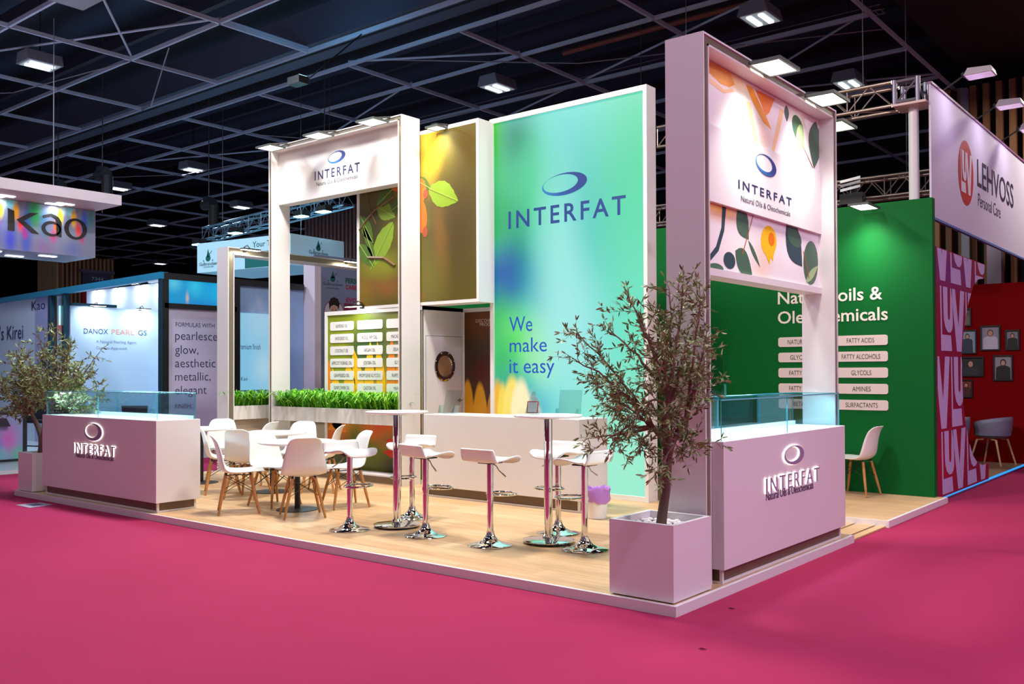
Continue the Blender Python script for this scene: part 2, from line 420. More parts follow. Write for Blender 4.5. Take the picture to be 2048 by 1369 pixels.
for (x, y) in ((-8.0, -4.5), (-2.2, -3.2), (4.4, -1.2), (8.5, 2.2), (-14.8, -1.5), (3.4, -7.5), (-5.0, 1.6), (-2.0, 1.8), (-11.0, 1.4), (1.2, 13.5)):  # housings added above the out-of-view fill lights
    q = MB(); q.box(x-.42, x+.42, y-.42, y+.42, 7.23, 7.36); q.cyl((x, y, 7.36), (x, y, 9.4), .012, n=6); q.build('ceiling_fill_housing', mat('lamp_housing', '#7f8490', .5), kind='structure')
for pts in (((-20, 1.7, 7.5), (-16.8, 3.0, 7.25), (-13.82, 3.92, 7.5)), ((-16.8, 5.8, 7.5), (-15, 5.0, 7.1), (-12.5, 3.92, 7.45)), ((-25, 8.5, 7.5), (-21, 9.4, 7.2), (-17, 10.65, 7.5)), ((-16.8, 8.5, 7.5), (-14.5, 9.5, 7.15), (-11, 10.65, 7.5)), ((-10.9, 7, 7.7), (-7, 9, 7.3), (-2.3, 12, 7.7))):
    MB().tube(pts, .012, 5).build('ceiling_cable', mat('grey_cable', '#8a8894', .6), kind='structure')

# slatted timber cladding far behind
SLATW = woodmat('slat_timber', '#a0714c', '#946644', 2, (3, .2), 0.6, .6)
SLATD = woodmat('slat_timber_far', '#8a6a66', '#7d5f5c', 2, (3, .2), 0.6, .6)
SLATP = woodmat('slat_timber_pale', '#c3a878', '#b79a6a', 2, (3, .2), 0.6, .6)
def slats(name, u0, u1, pitch, w, fr, z0, z1, m, label):
    t = thing(name, label, 'wall cladding', fr((u0+u1)/2, 0, 0))
    MB().prism([(u0, z0), (u1, z0), (u1, z1), (u0, z1)], fr, -.3, -.25).build('backing', BLACKM, t)
    u = u0; n = 0
    while u+w <= u1 and n < 70:
        q = MB(); q.prism([(u, z0), (u+w, z0), (u+w, z1), (u, z1)], fr, -.25, 0); q.build('slat', m, t); u += pitch; n += 1
    return t
slats('slatted_wall', -2.6, 3.2, .246, .115, FS(15.9), 0, 7.5, SLATW, 'tall brown timber slat wall rising behind the red walled stand')
MB().box(-1.98, -1.84, 15.6, 15.75, 0, 7.4).build('wall_column', mat('grey_column', '#77788a', .5), kind='structure')
MB().box(-1.46, -1.2, 15.4, 15.65, 0, 5.0).build('wall_column', mat('lilac_column', '#8e7f92', .5), kind='structure')
slats('slatted_wall', -23.78, -20.6, .2, .09, FS(15.9), 0, 7.3, SLATD, 'far timber slat wall seen through the white portal behind the lit truss')
slats('slatted_pillar', 11.57, 13.75, .165, .08, FE(-33), 0, 6.1, SLATW, 'brown timber slat pillar behind the far left booth and its red poster')
slats('slatted_pillar', -34.9, -33.25, .12, .07, FS(11.5), 0, 6.1, SLATP, 'pale timber slats under the hanging holographic sign')
t = thing('hall_number_board', 'dark plate with number 7344 above a red poster on slat pillar', 'sign', (-32.9, 12.9, 4))
MB().box(-32.99, -32.9, 12.33, 13.5, 5.0, 5.52).build('number_plate', mat('number_plate', '#3a3a55', .5), t)
MB().box(-32.99, -32.88, 12.25, 13.62, 5.5, 5.62).build('top_rail', mat('plate_rail', '#5a4a66', .5), t)
MB().box(-32.99, -32.92, 12.33, 13.45, 2.4, 5.0).build('poster', mat('red_poster', '#a01522', .5), t)
lettering(t, [(('7344', FE(-32.9), 12.68, 13.16, 5.2, .14), dict(d=.006))], mat('number_ink', '#b9b6d8', .5))
q = MB(); ring_logo(q, FE(-32.92), 12.95, 4.35, .33, .3, .005, .006); q.build('emblem', mat('poster_emblem', '#d98a92', .5), t)

# ================================================================== the stand: platform
WTRIM = mat('white_trim', '#e4e0e0', 0.42)
t = thing('stand_platform', 'low platform with pale oak floor and white edge trim', 'platform', (-4.7, 2, 0))
m = MB(); m.box(-9.455, -.025, .025, 3.25, .002, HP-.001); m.box(-9.455, -1.1, 3.25, 6.42, .002, HP-.001); m.build('wood_floor', OAK, t)
m = MB(); m.box(-9.48, 0, 0, .03, .0, HP); m.build('front_trim', WTRIM, t)
m = MB(); m.box(-.03, 0, .03, 3.25, .0, HP); m.build('side_trim', WTRIM, t)
m = MB(); m.box(-9.48, -9.45, .03, 6.42, .0, HP); m.build('side_trim', WTRIM, t)
m = MB(); m.box(-1.1, -.03, 3.25, 3.27, .0, HP); m.build('rear_trim', WTRIM, t)
t = thing('meeting_platform', 'small oak floored platform with white trim before the green wall', 'platform', (-.5, 5, 0))
m = MB(); m.box(-1.1, -.025, 4.26, 6.42, .002, HP-.001); m.build('wood_floor', OAK, t)
m = MB(); m.box(-1.1, 0, 4.237, 4.265, .0, HP); m.build('front_trim', WTRIM, t)
m = MB(); m.box(-.03, 0, 4.265, 6.42, .0, HP); m.build('side_trim', WTRIM, t)
for x0, x1, l in ((-.108, -.03, 'outer loose oak board on the carpet between the two platforms'), (-.308, -.135, 'middle loose oak board lying between the two platforms'), (-1.08, -.335, 'innermost oak board lying between the two platforms')):
    tag(MB().box(x0, x1, 3.275, 4.235, .001, .016).build('floor_board', OAK), l, 'board', 'oak boards bridging the gap')
tag(MB().box(-1.09, -.03, 3.28, 4.23, 0.0002, .0008).build('slot_infill', BLACKM), 'dark underlay visible in the slots between loose boards', 'underlay')  # black sheet darkens the slots between the boards

# ------------------------------------------------------------------ portals
def portal(root, fr, u0, u1, z0, z1, depth, th):
    lip = .014; f = MB()
    def blk(a, b, c, d, e0=-depth, e1=-.012): f.prism([(a, c), (b, c), (b, d), (a, d)], fr, e0, e1)
    blk(u0, u0+th, z0, z1); blk(u1-th, u1, z0, z1); blk(u0+th, u1-th, z1-th, z1)
    for (a, b, c, d) in ((u0, u0+lip, z0, z1), (u0+th-lip, u0+th, z0, z1-th+lip), (u1-lip, u1, z0, z1), (u1-th, u1-th+lip, z0, z1-th+lip), (u0+lip, u1-lip, z1-lip, z1), (u0+th-lip, u1-th+lip, z1-th, z1-th+lip)):
        f.prism([(a, c), (b, c), (b, d), (a, d)], fr, -.012, 0)
    f.build('frame', WHITE, root)
    s = MB()
    for (a, b, c, d) in ((u0+lip, u0+th-lip, z0, z1-lip), (u1-th+lip, u1-lip, z0, z1-lip), (u0+th-lip, u1-th+lip, z1-th+lip, z1-lip)):
        s.prism([(a, c), (b, c), (b, d), (a, d)], fr, -.0115, -.008)
    s.build('bronze_strip', BRONZE, root)
def flood(name, label, cx, cy, z, sx, sy, arm, power, aim=None, group='flat flood lamps on the stand', col=(1, .95, .86), spread=96):
    """flat square flood lamp: shallow frame, white diffuser underneath, bracket back to what carries it"""
    t = thing(name, label, 'lamp', (cx, cy, z), group)
    f = MB(); x0, x1, y0, y1 = cx-sx/2, cx+sx/2, cy-sy/2, cy+sy/2
    f.box(x0, x1, y0, y1, z+.004, z+.014); w = .018
    for a in ((x0, x1, y0, y0+w), (x0, x1, y1-w, y1), (x0, x0+w, y0+w, y1-w), (x1-w, x1, y0+w, y1-w)): f.box(*a, z-.012, z+.004)
    f.build('lamp_frame', mat('lamp_frame', '#5c645f', .4, .4), t)
    MB().box(x0+w, x1-w, y0+w, y1-w, z-.006, z+.003).build('diffuser', LAMP, t)
    g = MB(); g.box(cx-.05, cx+.05, cy-.05, cy+.05, z+.014, z+.05); g.build('driver_box', BLACK, t)
    if arm:
        g = MB(); g.bar((cx, cy, z+.05), arm, .03, .02); g.build('bracket_arm', BLACK, t)
    area('lamp_light', (cx, cy, z-.02), sx*.85, sy*.85, power, col, aim, spread, t)
    return t

# tall left portal
t = thing('tall_portal', 'tall white portal frame over the grass trough with logo fascia', 'portal frame', (-7.2, 3.4, HP))
portal(t, FS(3.25), -8.62, -5.79, HP, 4.907, .33, .073)
fa = MB().box(-8.547, -5.863, 3.376, 3.56, 4.055, 4.834).build('fascia', WHITEM, t)
F = FS(3.376)
q = MB(); ring_logo(q, F, -7.225, 4.582, .185, .082, .0005, .004, .1); q.build('logo_ring', LOGO, fa)
lettering(fa, [(('INTERFAT', F, -7.705, -6.743, 4.313, .124), dict(bold=.016, space=1.35))], NAVY)
lettering(fa, [(('Natural Oils & Oleochemicals', F, -7.668, -6.786, 4.225, .055), dict(bold=.004))], INK, 'tagline')
pl = MB().box(-8.547, -5.863, 3.272, 3.56, HP, .185).build('plinth', WHITE, t)
MB().box(-8.547, -5.863, 3.262, 3.272, HP+.012, .165).build('kickboard', KICK, pl)
for (x, y, k, l) in ((-8.3, 3.05, 4.82, 'flood lamp over the left end of the tall portal'), (-7.22, 3.05, 4.82, 'flood lamp over the middle of the tall portal'), (-6.13, 3.05, 4.82, 'flood lamp over the right end of the tall portal')):
    flood('flood_lamp', l, x, y, k, .34, .28, (x+.12, 3.262, 4.905), 5.5, (x, 3.6, 2.6))

# right hand portal tower
t = thing('portal_tower', 'white portal tower with botanical pictures and logo fascia behind the display counter', 'portal frame', (-.25, 1.9, HP))
portal(t, FE(-.109), .6227, 3.19, HP, 3.908, .30, .085)
BOT = blob('botanical_print', '#efeceb', [(.18, .95, .3, .3, '#f3b545', .9), (.3, .35, .2, .5, '#fbf6ee', 1), (.5, .25, .12, .7, '#f3d3b4', .7), (.75, .6, .3, .6, '#f6f4f4', 1), (.02, .3, .12, .6, '#eadfb0', .8)], rough=.5, warp=.15)
bp = MB(); bp.sheet(FE(-.24), .70, 3.11, 3.33, 3.82, .0); E_ = FE(-.24)
leaf_g = mat('print_leaf', '#476b55', .5); leaf_d = mat('print_leaf_dark', '#324b55', .5); leaf_l = mat('print_leaf_light', '#a7c98a', .5)
org = mat('print_orange', '#ef9d2a', .5); orl = mat('print_orange_pale', '#f7cf9a', .5); yel = mat('print_yellow', '#f8c81c', .5); stemr = mat('print_stem', '#a5653c', .5); deepo = mat('print_deep_orange', '#ee7d14', .5)
P = [BOT, leaf_g, leaf_d, leaf_l, org, orl, yel, stemr, deepo]
def ps(mb, poly, mi, d=.0012, fr=E_): mb.flat(poly, fr, d, mi)
ps(bp, [(.72, 3.815), (1.30, 3.815), (1.385, 3.74), (1.30, 3.70), (1.15, 3.69), (1.0, 3.72), (.72, 3.80)], 4)
ps(bp, [(.72, 3.74), (1.0, 3.69), (1.2, 3.66), (1.36, 3.70), (1.37, 3.68), (1.2, 3.63), (1.0, 3.65), (.72, 3.70)], 5)
ps(bp, [(1.58, 3.79), (1.70, 3.79), (1.98, 3.60), (2.06, 3.53), (1.9, 3.56), (1.7, 3.68)], 4)
ps(bp, [(1.75, 3.79), (2.13, 3.80), (2.02, 3.66), (1.95, 3.62)], 8)
ps(bp, [(1.585, 3.66), (1.66, 3.66), (1.79, 3.37), (1.74, 3.37)], 5); ps(bp, [(2.24, 3.75), (2.32, 3.74), (2.12, 3.36), (2.06, 3.36)], 5)
ps(bp, leafpoly((2.37, 3.80), (2.38, 3.66), .1), 2); ps(bp, ellpoly(2.62, 3.65, .14, .10, 24, -.5), 1); ps(bp, ellpoly(2.665, 3.58, .085, .12, 24, -.25), 3, .002)
ps(bp, leafpoly((3.03, 3.80), (2.98, 3.36), .3), 1); ps(bp, [(2.70, 3.53), (2.715, 3.53), (2.96, 3.37), (2.95, 3.36)], 7, .002)
bp.build('upper_picture', P, t)
lp = MB(); E2 = FE(-.252); lp.sheet(E2, .70, 3.11, 2.298, 2.79, .0); pl2 = lambda poly, mi, d=.0012: lp.flat(poly, E2, d, mi)
pl2([(1.185, 2.78), (1.25, 2.78), (1.215, 2.60), (1.12, 2.44), (.98, 2.35), (.98, 2.40), (1.08, 2.47), (1.17, 2.62)], 2)
pl2(leafpoly((1.44, 2.80), (1.64, 2.58), .22), 1); pl2([(1.722, 2.79), (1.735, 2.79), (1.53, 2.45), (1.52, 2.46)], 7, .002)
pl2(ellpoly(1.30, 2.385, .1, .065), 2); pl2(leafpoly((1.40, 2.47), (1.70, 2.31), .2), 1); pl2(leafpoly((1.63, 2.575), (1.85, 2.38), .05), 1); pl2(ellpoly(1.08, 2.31, .12, .035), 1)
pl2(ellpoly(2.02, 2.61, .155, .125, 20, .2), 6); pl2([(1.90, 2.56), (2.13, 2.55), (2.10, 2.45), (2.06, 2.48), (2.03, 2.42), (1.98, 2.47)], 6, .0014); pl2(ellpoly(2.07, 2.63, .06, .055), 8, .002)
pl2(leafpoly((2.38, 2.80), (2.72, 2.46), .32), 2); pl2(ellpoly(2.55, 2.70, .16, .08, 24, -.2), 1, .002); pl2(ellpoly(2.92, 2.51, .17, .20, 24, -.3), 1); pl2(leafpoly((2.80, 2.33), (3.09, 2.50), .08), 3, .002); pl2([(2.74, 2.60), (2.755, 2.60), (2.88, 2.37), (2.86, 2.37)], 7, .0025)
lp.build('lower_picture', P, t)
fa = MB().box(-.40, -.2206, .715, 3.10, 2.785, 3.345).build('fascia', WHITEM, t)
MB().box(-.40, -.222, .715, 3.10, 2.245, 2.298).build('shelf_ledge', WHITE, t)
MB().box(-.40, -.256, .709, 3.103, 2.298, 3.822).build('back_board', WHITEM, t)
F = FE(-.2206)
q = MB(); ring_logo(q, F, 1.905, 3.206, .198, .083, .0005, .004, -.05); q.build('logo_ring', LOGO, fa)
lettering(fa, [(('INTERFAT', F, 1.394, 2.418, 2.945, .066), dict(bold=.016, space=1.35))], NAVY)
lettering(fa, [(('Natural Oils & Oleochemicals', F, 1.44, 2.384, 2.853, .044), dict(bold=.004))], INK, 'tagline')
for (x, y, k, ar, l, pw) in ((.03, 1.5, 3.85, (-.16, 1.4, 3.9), 'nearest flood lamp over the portal tower', 12), (.035, 2.58, 3.85, (-.16, 2.45, 3.9), 'second flood lamp over the portal tower', 12), (-.2, 3.46, 3.84, (-.25, 3.17, 3.9), 'flood lamp behind the far top corner of the portal tower', 7)):
    flood('flood_lamp', l, x, y, k, .25, .38, ar, pw, (x-.28, y, 1.5) if y < 3 else (x, y+.7, 1))

# left inner frame over the platform's left edge
t = thing('side_portal', 'lower white frame with bronze strip on the left edge of stand', 'portal frame', (-9.2, 4.4, HP))
portal(t, FE(-9.08), 2.86, 6.15, HP, 3.43, .28, .11)
MB().box(-9.205, -9.19, 2.945, 6.065, .185, .84).build('infill_panel', mat('taupe_panel', '#c2b09a', .4), t)
pl = MB().box(-9.30, -9.09, 2.945, 6.065, HP, .185).build('plinth', WHITE, t)
MB().box(-9.09, -9.082, 2.945, 6.065, HP+.012, .165).build('kickboard', KICK, pl)

# ------------------------------------------------------------------ grass troughs
GRASS = mat('fern_green', '#84cf2c', .5, var=.35, vscale=9); GRASS2 = mat('fern_green_dark', '#4a9c1c', .5)
TROUGHW = woodmat('white_trough_board', '#efe9e3', '#ebe5de', 2, (3, .5), .6, .5)
def ferns(x0, x1, y0, y1, z, n, h):
    m = MB()
    for k in range(n):
        x = random.uniform(x0, x1); y = random.uniform(y0, y1); a = random.uniform(0, 2*PI); L = random.uniform(.55, 1.15)*h; o = random.uniform(.25, 1.15)
        dx, dy = math.cos(a), math.sin(a); w = random.uniform(.006, .012); px, py = -dy*w, dx*w
        p = [Vector((x, y, z)), Vector((x+dx*o*L*.35, y+dy*o*L*.35, z+L*.62)), Vector((x+dx*o*L*.85, y+dy*o*L*.85, z+L*.95)), Vector((x+dx*o*L*1.25, y+dy*o*L*1.25, z+L*(1.02-o*.35)))]
        wd = (.5, 1.1, 1.0); v = []
        for i in range(3): v += [p[i]+Vector((px, py, 0))*wd[i], p[i]-Vector((px, py, 0))*wd[i]]
        v.append(p[3]); mi = 0 if random.random() < .62 else 1
        m.add(v, [(0, 1, 3, 2), (2, 3, 5, 4), (4, 5, 6)], mi)
        # leaflets along the frond
        for q in range(6):
            tt = .28+q*.12; i = 1 if tt < .62 else 2; c = p[i-1].lerp(p[i], min(1, (tt-.0)/.62) if i == 1 else (tt-.62)/.38)
            for sgn in (-1, 1):
                e = c+Vector((-dy*sgn*.046+dx*.03, dx*sgn*.046+dy*.03, .016)); g = Vector((dx, dy, 0.3))*.009
                m.add([c-g, c+g, e], [(0, 1, 2)], mi)
    return m
def trough(label, x0, x1, y0, y1, n):
    t = thing('grass_trough', label, 'planter', ((x0+x1)/2, (y0+y1)/2, .845), 'grass filled troughs in the white frames')
    b = MB(); w = .018; b.box(x0, x1, y0, y0+w, .845, 1.05); b.box(x0, x1, y1-w, y1, .845, 1.05); b.box(x0, x0+w, y0+w, y1-w, .845, 1.05); b.box(x1-w, x1, y0+w, y1-w, .845, 1.05); b.box(x0+w, x1-w, y0+w, y1-w, .845, .87)
    b.build('trough_box', TROUGHW, t)
    MB().box(x0+w, x1-w, y0+w, y1-w, .98, 1.0).build('soil', mat('dark_soil', '#2a2a1c', .9), t)
    ferns(x0+.03, x1-.03, y0+.02, y1-.03, 1.0, n, .27).build('foliage', [GRASS, GRASS2], t)
trough('long pale trough of bright green ferns across the tall portal', -8.545, -5.865, 3.285, 3.555, 1000)
trough('shorter looking trough of green ferns in the lower left frame', -9.30, -9.09, 2.95, 6.06, 900)

# ------------------------------------------------------------------ storage cabin
t = thing('storage_cabin', 'white storage cabin with oil list panel, porthole door and brown poster', 'cabin', (-6.5, 4.1, HP))
w_ = MB(); w_.box(-7.77, -5.79, 3.64, 4.5, 2.38, 2.43); w_.box(-5.87, -5.79, 3.62, 4.5, HP, 2.43); w_.box(-7.77, -7.70, 3.64, 4.5, HP, 2.43); w_.box(-5.79, -4.3, 4.425, 4.5, HP, 2.43)
w_.build('cabin_walls', WHITEM, t)
OILP = blob('petal_print', '#6f7a1e', [(.1, .75, .4, .45, '#8d9a14', .9), (.45, .8, .3, .35, '#2f5a2e', .9), (.85, .85, .4, .3, '#7c7458', .9), (.5, .45, .55, .28, '#f5b414', .95), (.15, .35, .22, .25, '#f2a313', .9), (.82, .42, .25, .30, '#ec7a1c', .95), (.6, .30, .4, .14, '#e0521a', .9), (.2, .05, .3, .25, '#2b3d1e', 1), (.75, .08, .3, .2, '#352a16', 1), (.95, .12, .2, .12, '#c71a12', 1), (.05, .22, .25, .12, '#e3651a', .9)], rough=.4, warp=.25, wscale=4)
op = MB(); F = FS(3.62); op.sheet(F, -7.715, -5.80, .12, 2.375, .0015)
petal = [mat('petal_yellow', '#f6bb16', .5), mat('petal_orange', '#ee8a1c', .5), mat('petal_red', '#cf2a14', .5)]
for (a, b_, w, mi) in (((-7.66, 1.2), (-7.70, 1.75), .12, 2), ((-7.45, 1.1), (-7.62, 1.62), .16, 1), ((-7.2, 1.1), (-7.28, 1.72), .24, 1), ((-6.95, 1.1), (-7.18, 1.93), .2, 1), ((-6.85, 1.1), (-6.80, 2.0), .2, 1), ((-6.55, 1.1), (-6.66, 1.98), .18, 1), ((-6.4, 1.05), (-6.37, 2.06), .17, 2), ((-6.2, 1.1), (-6.22, 2.0), .16, 2), ((-6.0, 1.1), (-6.02, 1.95), .2, 2), ((-7.0, 1.0), (-7.5, 1.2), .14, 2), ((-6.3, 1.0), (-6.0, 1.35), .14, 3), ((-6.5, 1.0), (-6.9, 1.28), .13, 3), ((-7.3, .70), (-7.72, .9), .16, 2), ((-7.4, .82), (-7.72, .72), .12, 2), ((-6.05, .5), (-6.5, .62), .16, 3), ((-6.1, .42), (-6.55, .45), .14, 3), ((-5.95, .86), (-6.2, .70), .18, 3)):
    op.flat(leafpoly(a, b_, w), F, .0022+.0003*mi, mi)
op.build('oil_list_picture', [OILP]+petal, t)
fr_ = MB()
for a in ((-7.77, -7.715, HP, 2.43), (-7.715, -5.79, 2.375, 2.43), (-7.715, -5.79, HP, .12)): fr_.box(a[0], a[1], 3.605, 3.64, a[2], a[3])
fr_.box(-7.715, -5.79, 3.6205, 3.64, .12, 2.375)
fr_.build('panel_frame', WHITE, t)
oils = [['ALMOND OIL', 'AVOCADO OIL', 'COCONUT OIL', 'APRICOT KERNEL OIL', 'GRAPESEED OIL', 'SUNFLOWER OIL'], ['', 'ROSE HIP OIL', 'ARGAN OIL', 'JOJOBA OIL', 'PROPYLENE GLYCOLS', 'CASTOR OIL'], ['', 'MACADAMIA OIL', 'SESAME OIL', 'GLYCERIN', 'RAPESEED OIL', 'MANGO OIL']]
for c, (u0, u1) in enumerate(((-7.656, -7.145), (-7.071, -6.548), (-6.473, -5.945))):
    for r in range(6):
        zt = 2.278-r*.1773
        p = MB(); p.prism(rrect(u0, u1, zt-.127, zt, .028), F, .003, .008); p = p.build('name_plate', mat('oil_plate', '#ebe8e4', .45), t)
        s = oils[c][r]
        if s:
            wd = min(.44, .0255*len(s)); lettering(p, [((s, F, (u0+u1)/2-wd/2, (u0+u1)/2+wd/2, zt-.087, .047), dict(d=.0095))], INK)
d = MB(); E_ = FE(-5.79); d.prism([(3.69, HP+.01), (4.388, HP+.01), (4.388, 2.03), (3.69, 2.03)], E_, .0, .004); d = d.build('door', WHITEM, t)
g = MB()
for a in ((3.682, 3.69, HP, 2.038), (4.388, 4.396, HP, 2.038), (3.69, 4.388, 2.03, 2.038)): g.prism([(a[0], a[2]), (a[1], a[2]), (a[1], a[3]), (a[0], a[3])], E_, .0, .0015)
g.build('door_gap', mat('door_gap', '#8a867f', .7), d)
g = MB(); n = 40; v = []; f = []
prof = ((.205, .004), (.205, .014), (.17, .026), (.145, .02), (.14, .004))
for k in range(n):
    a = 2*PI*k/n
    for rr, dd in prof: v.append(E_(4.04+rr*math.cos(a), 1.625+rr*math.sin(a), dd))
for k in range(n):
    for i in range(4): f.append((k*5+i, k*5+i+1, ((k+1) % n)*5+i+1, ((k+1) % n)*5+i))
g.add(v, f); 
for k in range(8):
    a = 2*PI*(k+.5)/8; g.ball(E_(4.04+.19*math.cos(a), 1.625+.19*math.sin(a), .024), .009, .009, .009, 8)
g.build('porthole', CHROME, d, smooth=True)
g = MB(); g.flat(ellpoly(4.04, 1.625, .142, .142, 32), E_, .005); g.build('porthole_glass', mat('porthole_glass', '#a5815f', .08, 0, 0, None), d)  # brown reflection of the wood is put into the glass colour
g = MB(); g.prism(ellpoly(4.345, 1.157, .024, .024, 16), E_, .004, .012); g.tube([E_(4.345, 1.157, .012), E_(4.345, 1.157, .05), E_(4.25, 1.157, .05)], .009, 8); g.build('door_handle', BRONZE, d, smooth=True)
QRP = blob('marigold_print', '#3a2a10', [(.3, .95, .6, .2, '#7a3d0c', .9), (.25, .62, .35, .2, '#5a1010', .9), (.7, .5, .5, .2, '#4a3410', .9), (.6, .3, .7, .2, '#3f3208', .8), (.9, .9, .4, .3, '#1f2a12', .8), (.04, .35, .085, .26, '#e8a80c', 1, .85), (.19, .30, .1, .30, '#f0ae0e', 1, .85), (.34, .3, .09, .24, '#e89a14', 1, .85), (.5, .28, .1, .25, '#eda912', 1, .85), (.66, .28, .09, .24, '#e89a14', 1, .85), (.11, .2, .03, .25, '#b05c08', .9, .3), (.26, .2, .03, .25, '#b05c08', .9, .3), (.42, .18, .03, .22, '#b05c08', .9, .3), (.19, .12, .4, .16, '#e07d10', .7)], rough=.4, warp=.05)
q = MB(); F2 = FS(4.425); q.sheet(F2, -5.76, -4.3, HP, 2.375, .002)
qp = q.build('marigold_picture', [QRP], t)
lettering(qp, [(('DISCOVER MORE', F2, -5.55, -5.02, 2.226, .046), dict(d=.004)), (('PRODUCTS', F2, -5.477, -5.10, 2.176, .044), dict(d=.004))], mat('poster_text', '#d9d2c4', .5))
# ------------------------------------------------------------------ hanging rosehip banner box on the cabin
t = thing('rosehip_banner', 'tall rosehip picture box standing above the cabin beside lit screen', 'banner', (-5.9, 3.75, 2.43))
b = MB(); b.box(-7.06, -4.777, 3.6, 3.9, 2.432, 4.75); b.build('box', WHITEM, t)
ROSE = blob('rosehip_print', '#5b5317', [(.42, .80, .16, .25, '#e0a91c', .75), (.62, .9, .14, .32, '#e2b52a', .9), (.85, .45, .35, .6, '#4a3d22', .9), (.72, .35, .1, .4, '#7c5a25', .7), (.1, .45, .25, .3, '#33350f', .9), (.03, .1, .2, .2, '#8a6a1c', .7), (.25, .12, .25, .14, '#8f5a2c', .8), (.2, .25, .3, .12, '#8b8f24', .8), (.6, .12, .25, .3, '#6d6a1c', .7), (.22, .88, .1, .1, '#e08a1c', .9), (.55, .5, .12, .12, '#6f7a2c', .8), (.95, .9, .2, .3, '#54400f', .8), (.52, .02, .1, .05, '#a05a34', .8)], rough=.42, warp=.12)
RL = mat('rose_leaf', '#7d9c26', .5); RL2 = mat('rose_leaf_dark', '#4b6b1f', .5); RH = mat('rosehip_orange', '#e06a1d', .4); RH2 = mat('rosehip_tip', '#9c4a2c', .5); RS = mat('rose_twig', '#6d4a20', .5); RV = mat('rose_leaf_vein', '#a6bd55', .5)
q = MB(); F = FS(3.6); q.sheet(F, -7.0, -4.815, 2.475, 4.70, .0015)
def serr(p0, p1, w):
    p = leafpoly(p0, p1, w, 12); cx = (p0[0]+p1[0])/2; cz = (p0[1]+p1[1])/2
    return [(cx+(x-cx)*(1.0+.05*(i % 2)), cz+(z-cz)*(1.0+.05*(i % 2))) for i, (x, z) in enumerate(p)]
q.tube([F(-6.86, 4.20, .002), F(-6.80, 3.85, .002), F(-6.66, 3.60, .002)], .012, 5, 5); q.tube([F(-7.0, 3.55, .002), F(-6.7, 3.8, .002), F(-6.3, 3.95, .002)], .016, 5, 5); q.tube([F(-6.82, 3.15, .002), F(-6.5, 3.12, .002), F(-6.28, 3.0, .002)], .02, 5, 5)
for (a, b_, w, mi) in (((-6.64, 3.86), (-6.30, 4.06), .22, 2), ((-6.64, 3.84), (-6.28, 3.66), .24, 1), ((-6.32, 3.60), (-6.77, 2.98), .30, 1), ((-6.98, 3.75), (-6.72, 3.35), .2, 2), ((-7.0, 3.35), (-6.7, 3.0), .22, 2), ((-6.36, 3.75), (-6.02, 3.9), .2, 2), ((-5.64, 3.97), (-5.12, 3.74), .33, 1), ((-5.90, 4.12), (-5.60, 3.96), .17, 2), ((-6.92, 3.6), (-6.66, 3.05), .12, 2)):
    q.flat(serr(a, b_, w), F, .0025+.0004*mi, mi); q.tube([F(*a, .004), F(*b_, .004)], .004, 4, 6)
q.flat(ellpoly(-5.83, 3.94, .14, .19, 24, -.15), F, .004, 3); q.flat(ellpoly(-5.79, 3.62, .115, .23, 24, .1), F, .0042, 3); q.flat(ellpoly(-6.25, 4.16, .14, .15), F, .004, 3)
q.flat(ellpoly(-5.70, 3.90, .045, .06), F, .005, 4); q.flat(ellpoly(-5.71, 3.40, .05, .07), F, .005, 4)
q.build('rosehip_picture', [ROSE, RL, RL2, RH, RH2, RS, RV], t)
flood('flood_lamp', 'flood lamp over the rosehip banner beside lit screen', -5.38, 3.47, 4.70, .22, .2, (-5.3, 3.61, 4.75), 9, (-5.38, 3.62, 3.6))

# ------------------------------------------------------------------ lit screen wall
t = thing('lit_screen_wall', 'tall backlit turquoise screen wall reading We make it easy', 'screen', (-3.69, 4, HP))
b = MB()
for a in ((-4.854, -4.797, HP, 4.803), (-2.567, -2.519, HP, 4.803), (-4.797, -2.567, 4.744, 4.803), (-4.797, -2.567, HP, .126)): b.box(a[0], a[1], 3.907, 4.11, a[2], a[3])
b.box(-4.797, -2.567, 4.0, 4.11, .126, 4.744); b.build('frame', WHITEM, t)
SCR = blob('lit_fabric', '#7be6dc', [(.62, .75, .55, .4, '#5ecfc9', .9), (1.0, .8, .5, .6, '#4edb9c', .9), (1.0, .35, .35, .6, '#6ee8c0', .8), (.0, .96, .18, .3, '#3bd414', 1), (.17, .94, .22, .16, '#047f70', 1), (.26, .80, .3, .3, '#4fd79a', .9), (.04, .72, .3, .28, '#20b866', 1), (.16, .62, .2, .2, '#139f86', .9), (.08, .575, .3, .13, '#0a5fa6', 1), (.05, .52, .26, .16, '#0c62b0', .95), (.30, .53, .22, .2, '#2aa3b8', .7), (.02, .44, .22, .16, '#16b06a', 1), (.16, .39, .3, .16, '#66e86c', .95), (.04, .33, .22, .14, '#2fbf5e', .9), (.34, .36, .2, .16, '#a4f29a', .8), (.10, .25, .3, .12, '#13a884', .9), (.30, .20, .3, .12, '#22aecb', .9), (.45, .62, .25, .4, '#a3f2e6', .7), (.52, .42, .35, .3, '#a8f0ee', .8), (.85, .06, .7, .35, '#a0f2d4', .95), (.42, .06, .35, .2, '#8ae8dc', .8), (.26, .17, .10, .10, '#f3d8cf', 1, .5), (.02, .17, .07, .13, '#f5b52e', 1, .7), (.06, .165, .055, .125, '#fbd94a', 1, .7), (.13, .18, .085, .13, '#ffe46a', 1, .75), (.19, .18, .085, .125, '#fff3bf', 1, .7), (.20, .13, .06, .10, '#ffcf7a', .9, .3), (.10, .10, .05, .12, '#f7952f', .9, .2)], emit=.95, warp=.06, wscale=2.5)
F = FS(3.93); q = MB(); q.sheet(F, -4.797, -2.567, .126, 4.744, 0)
q.build('screen', SCR, t)
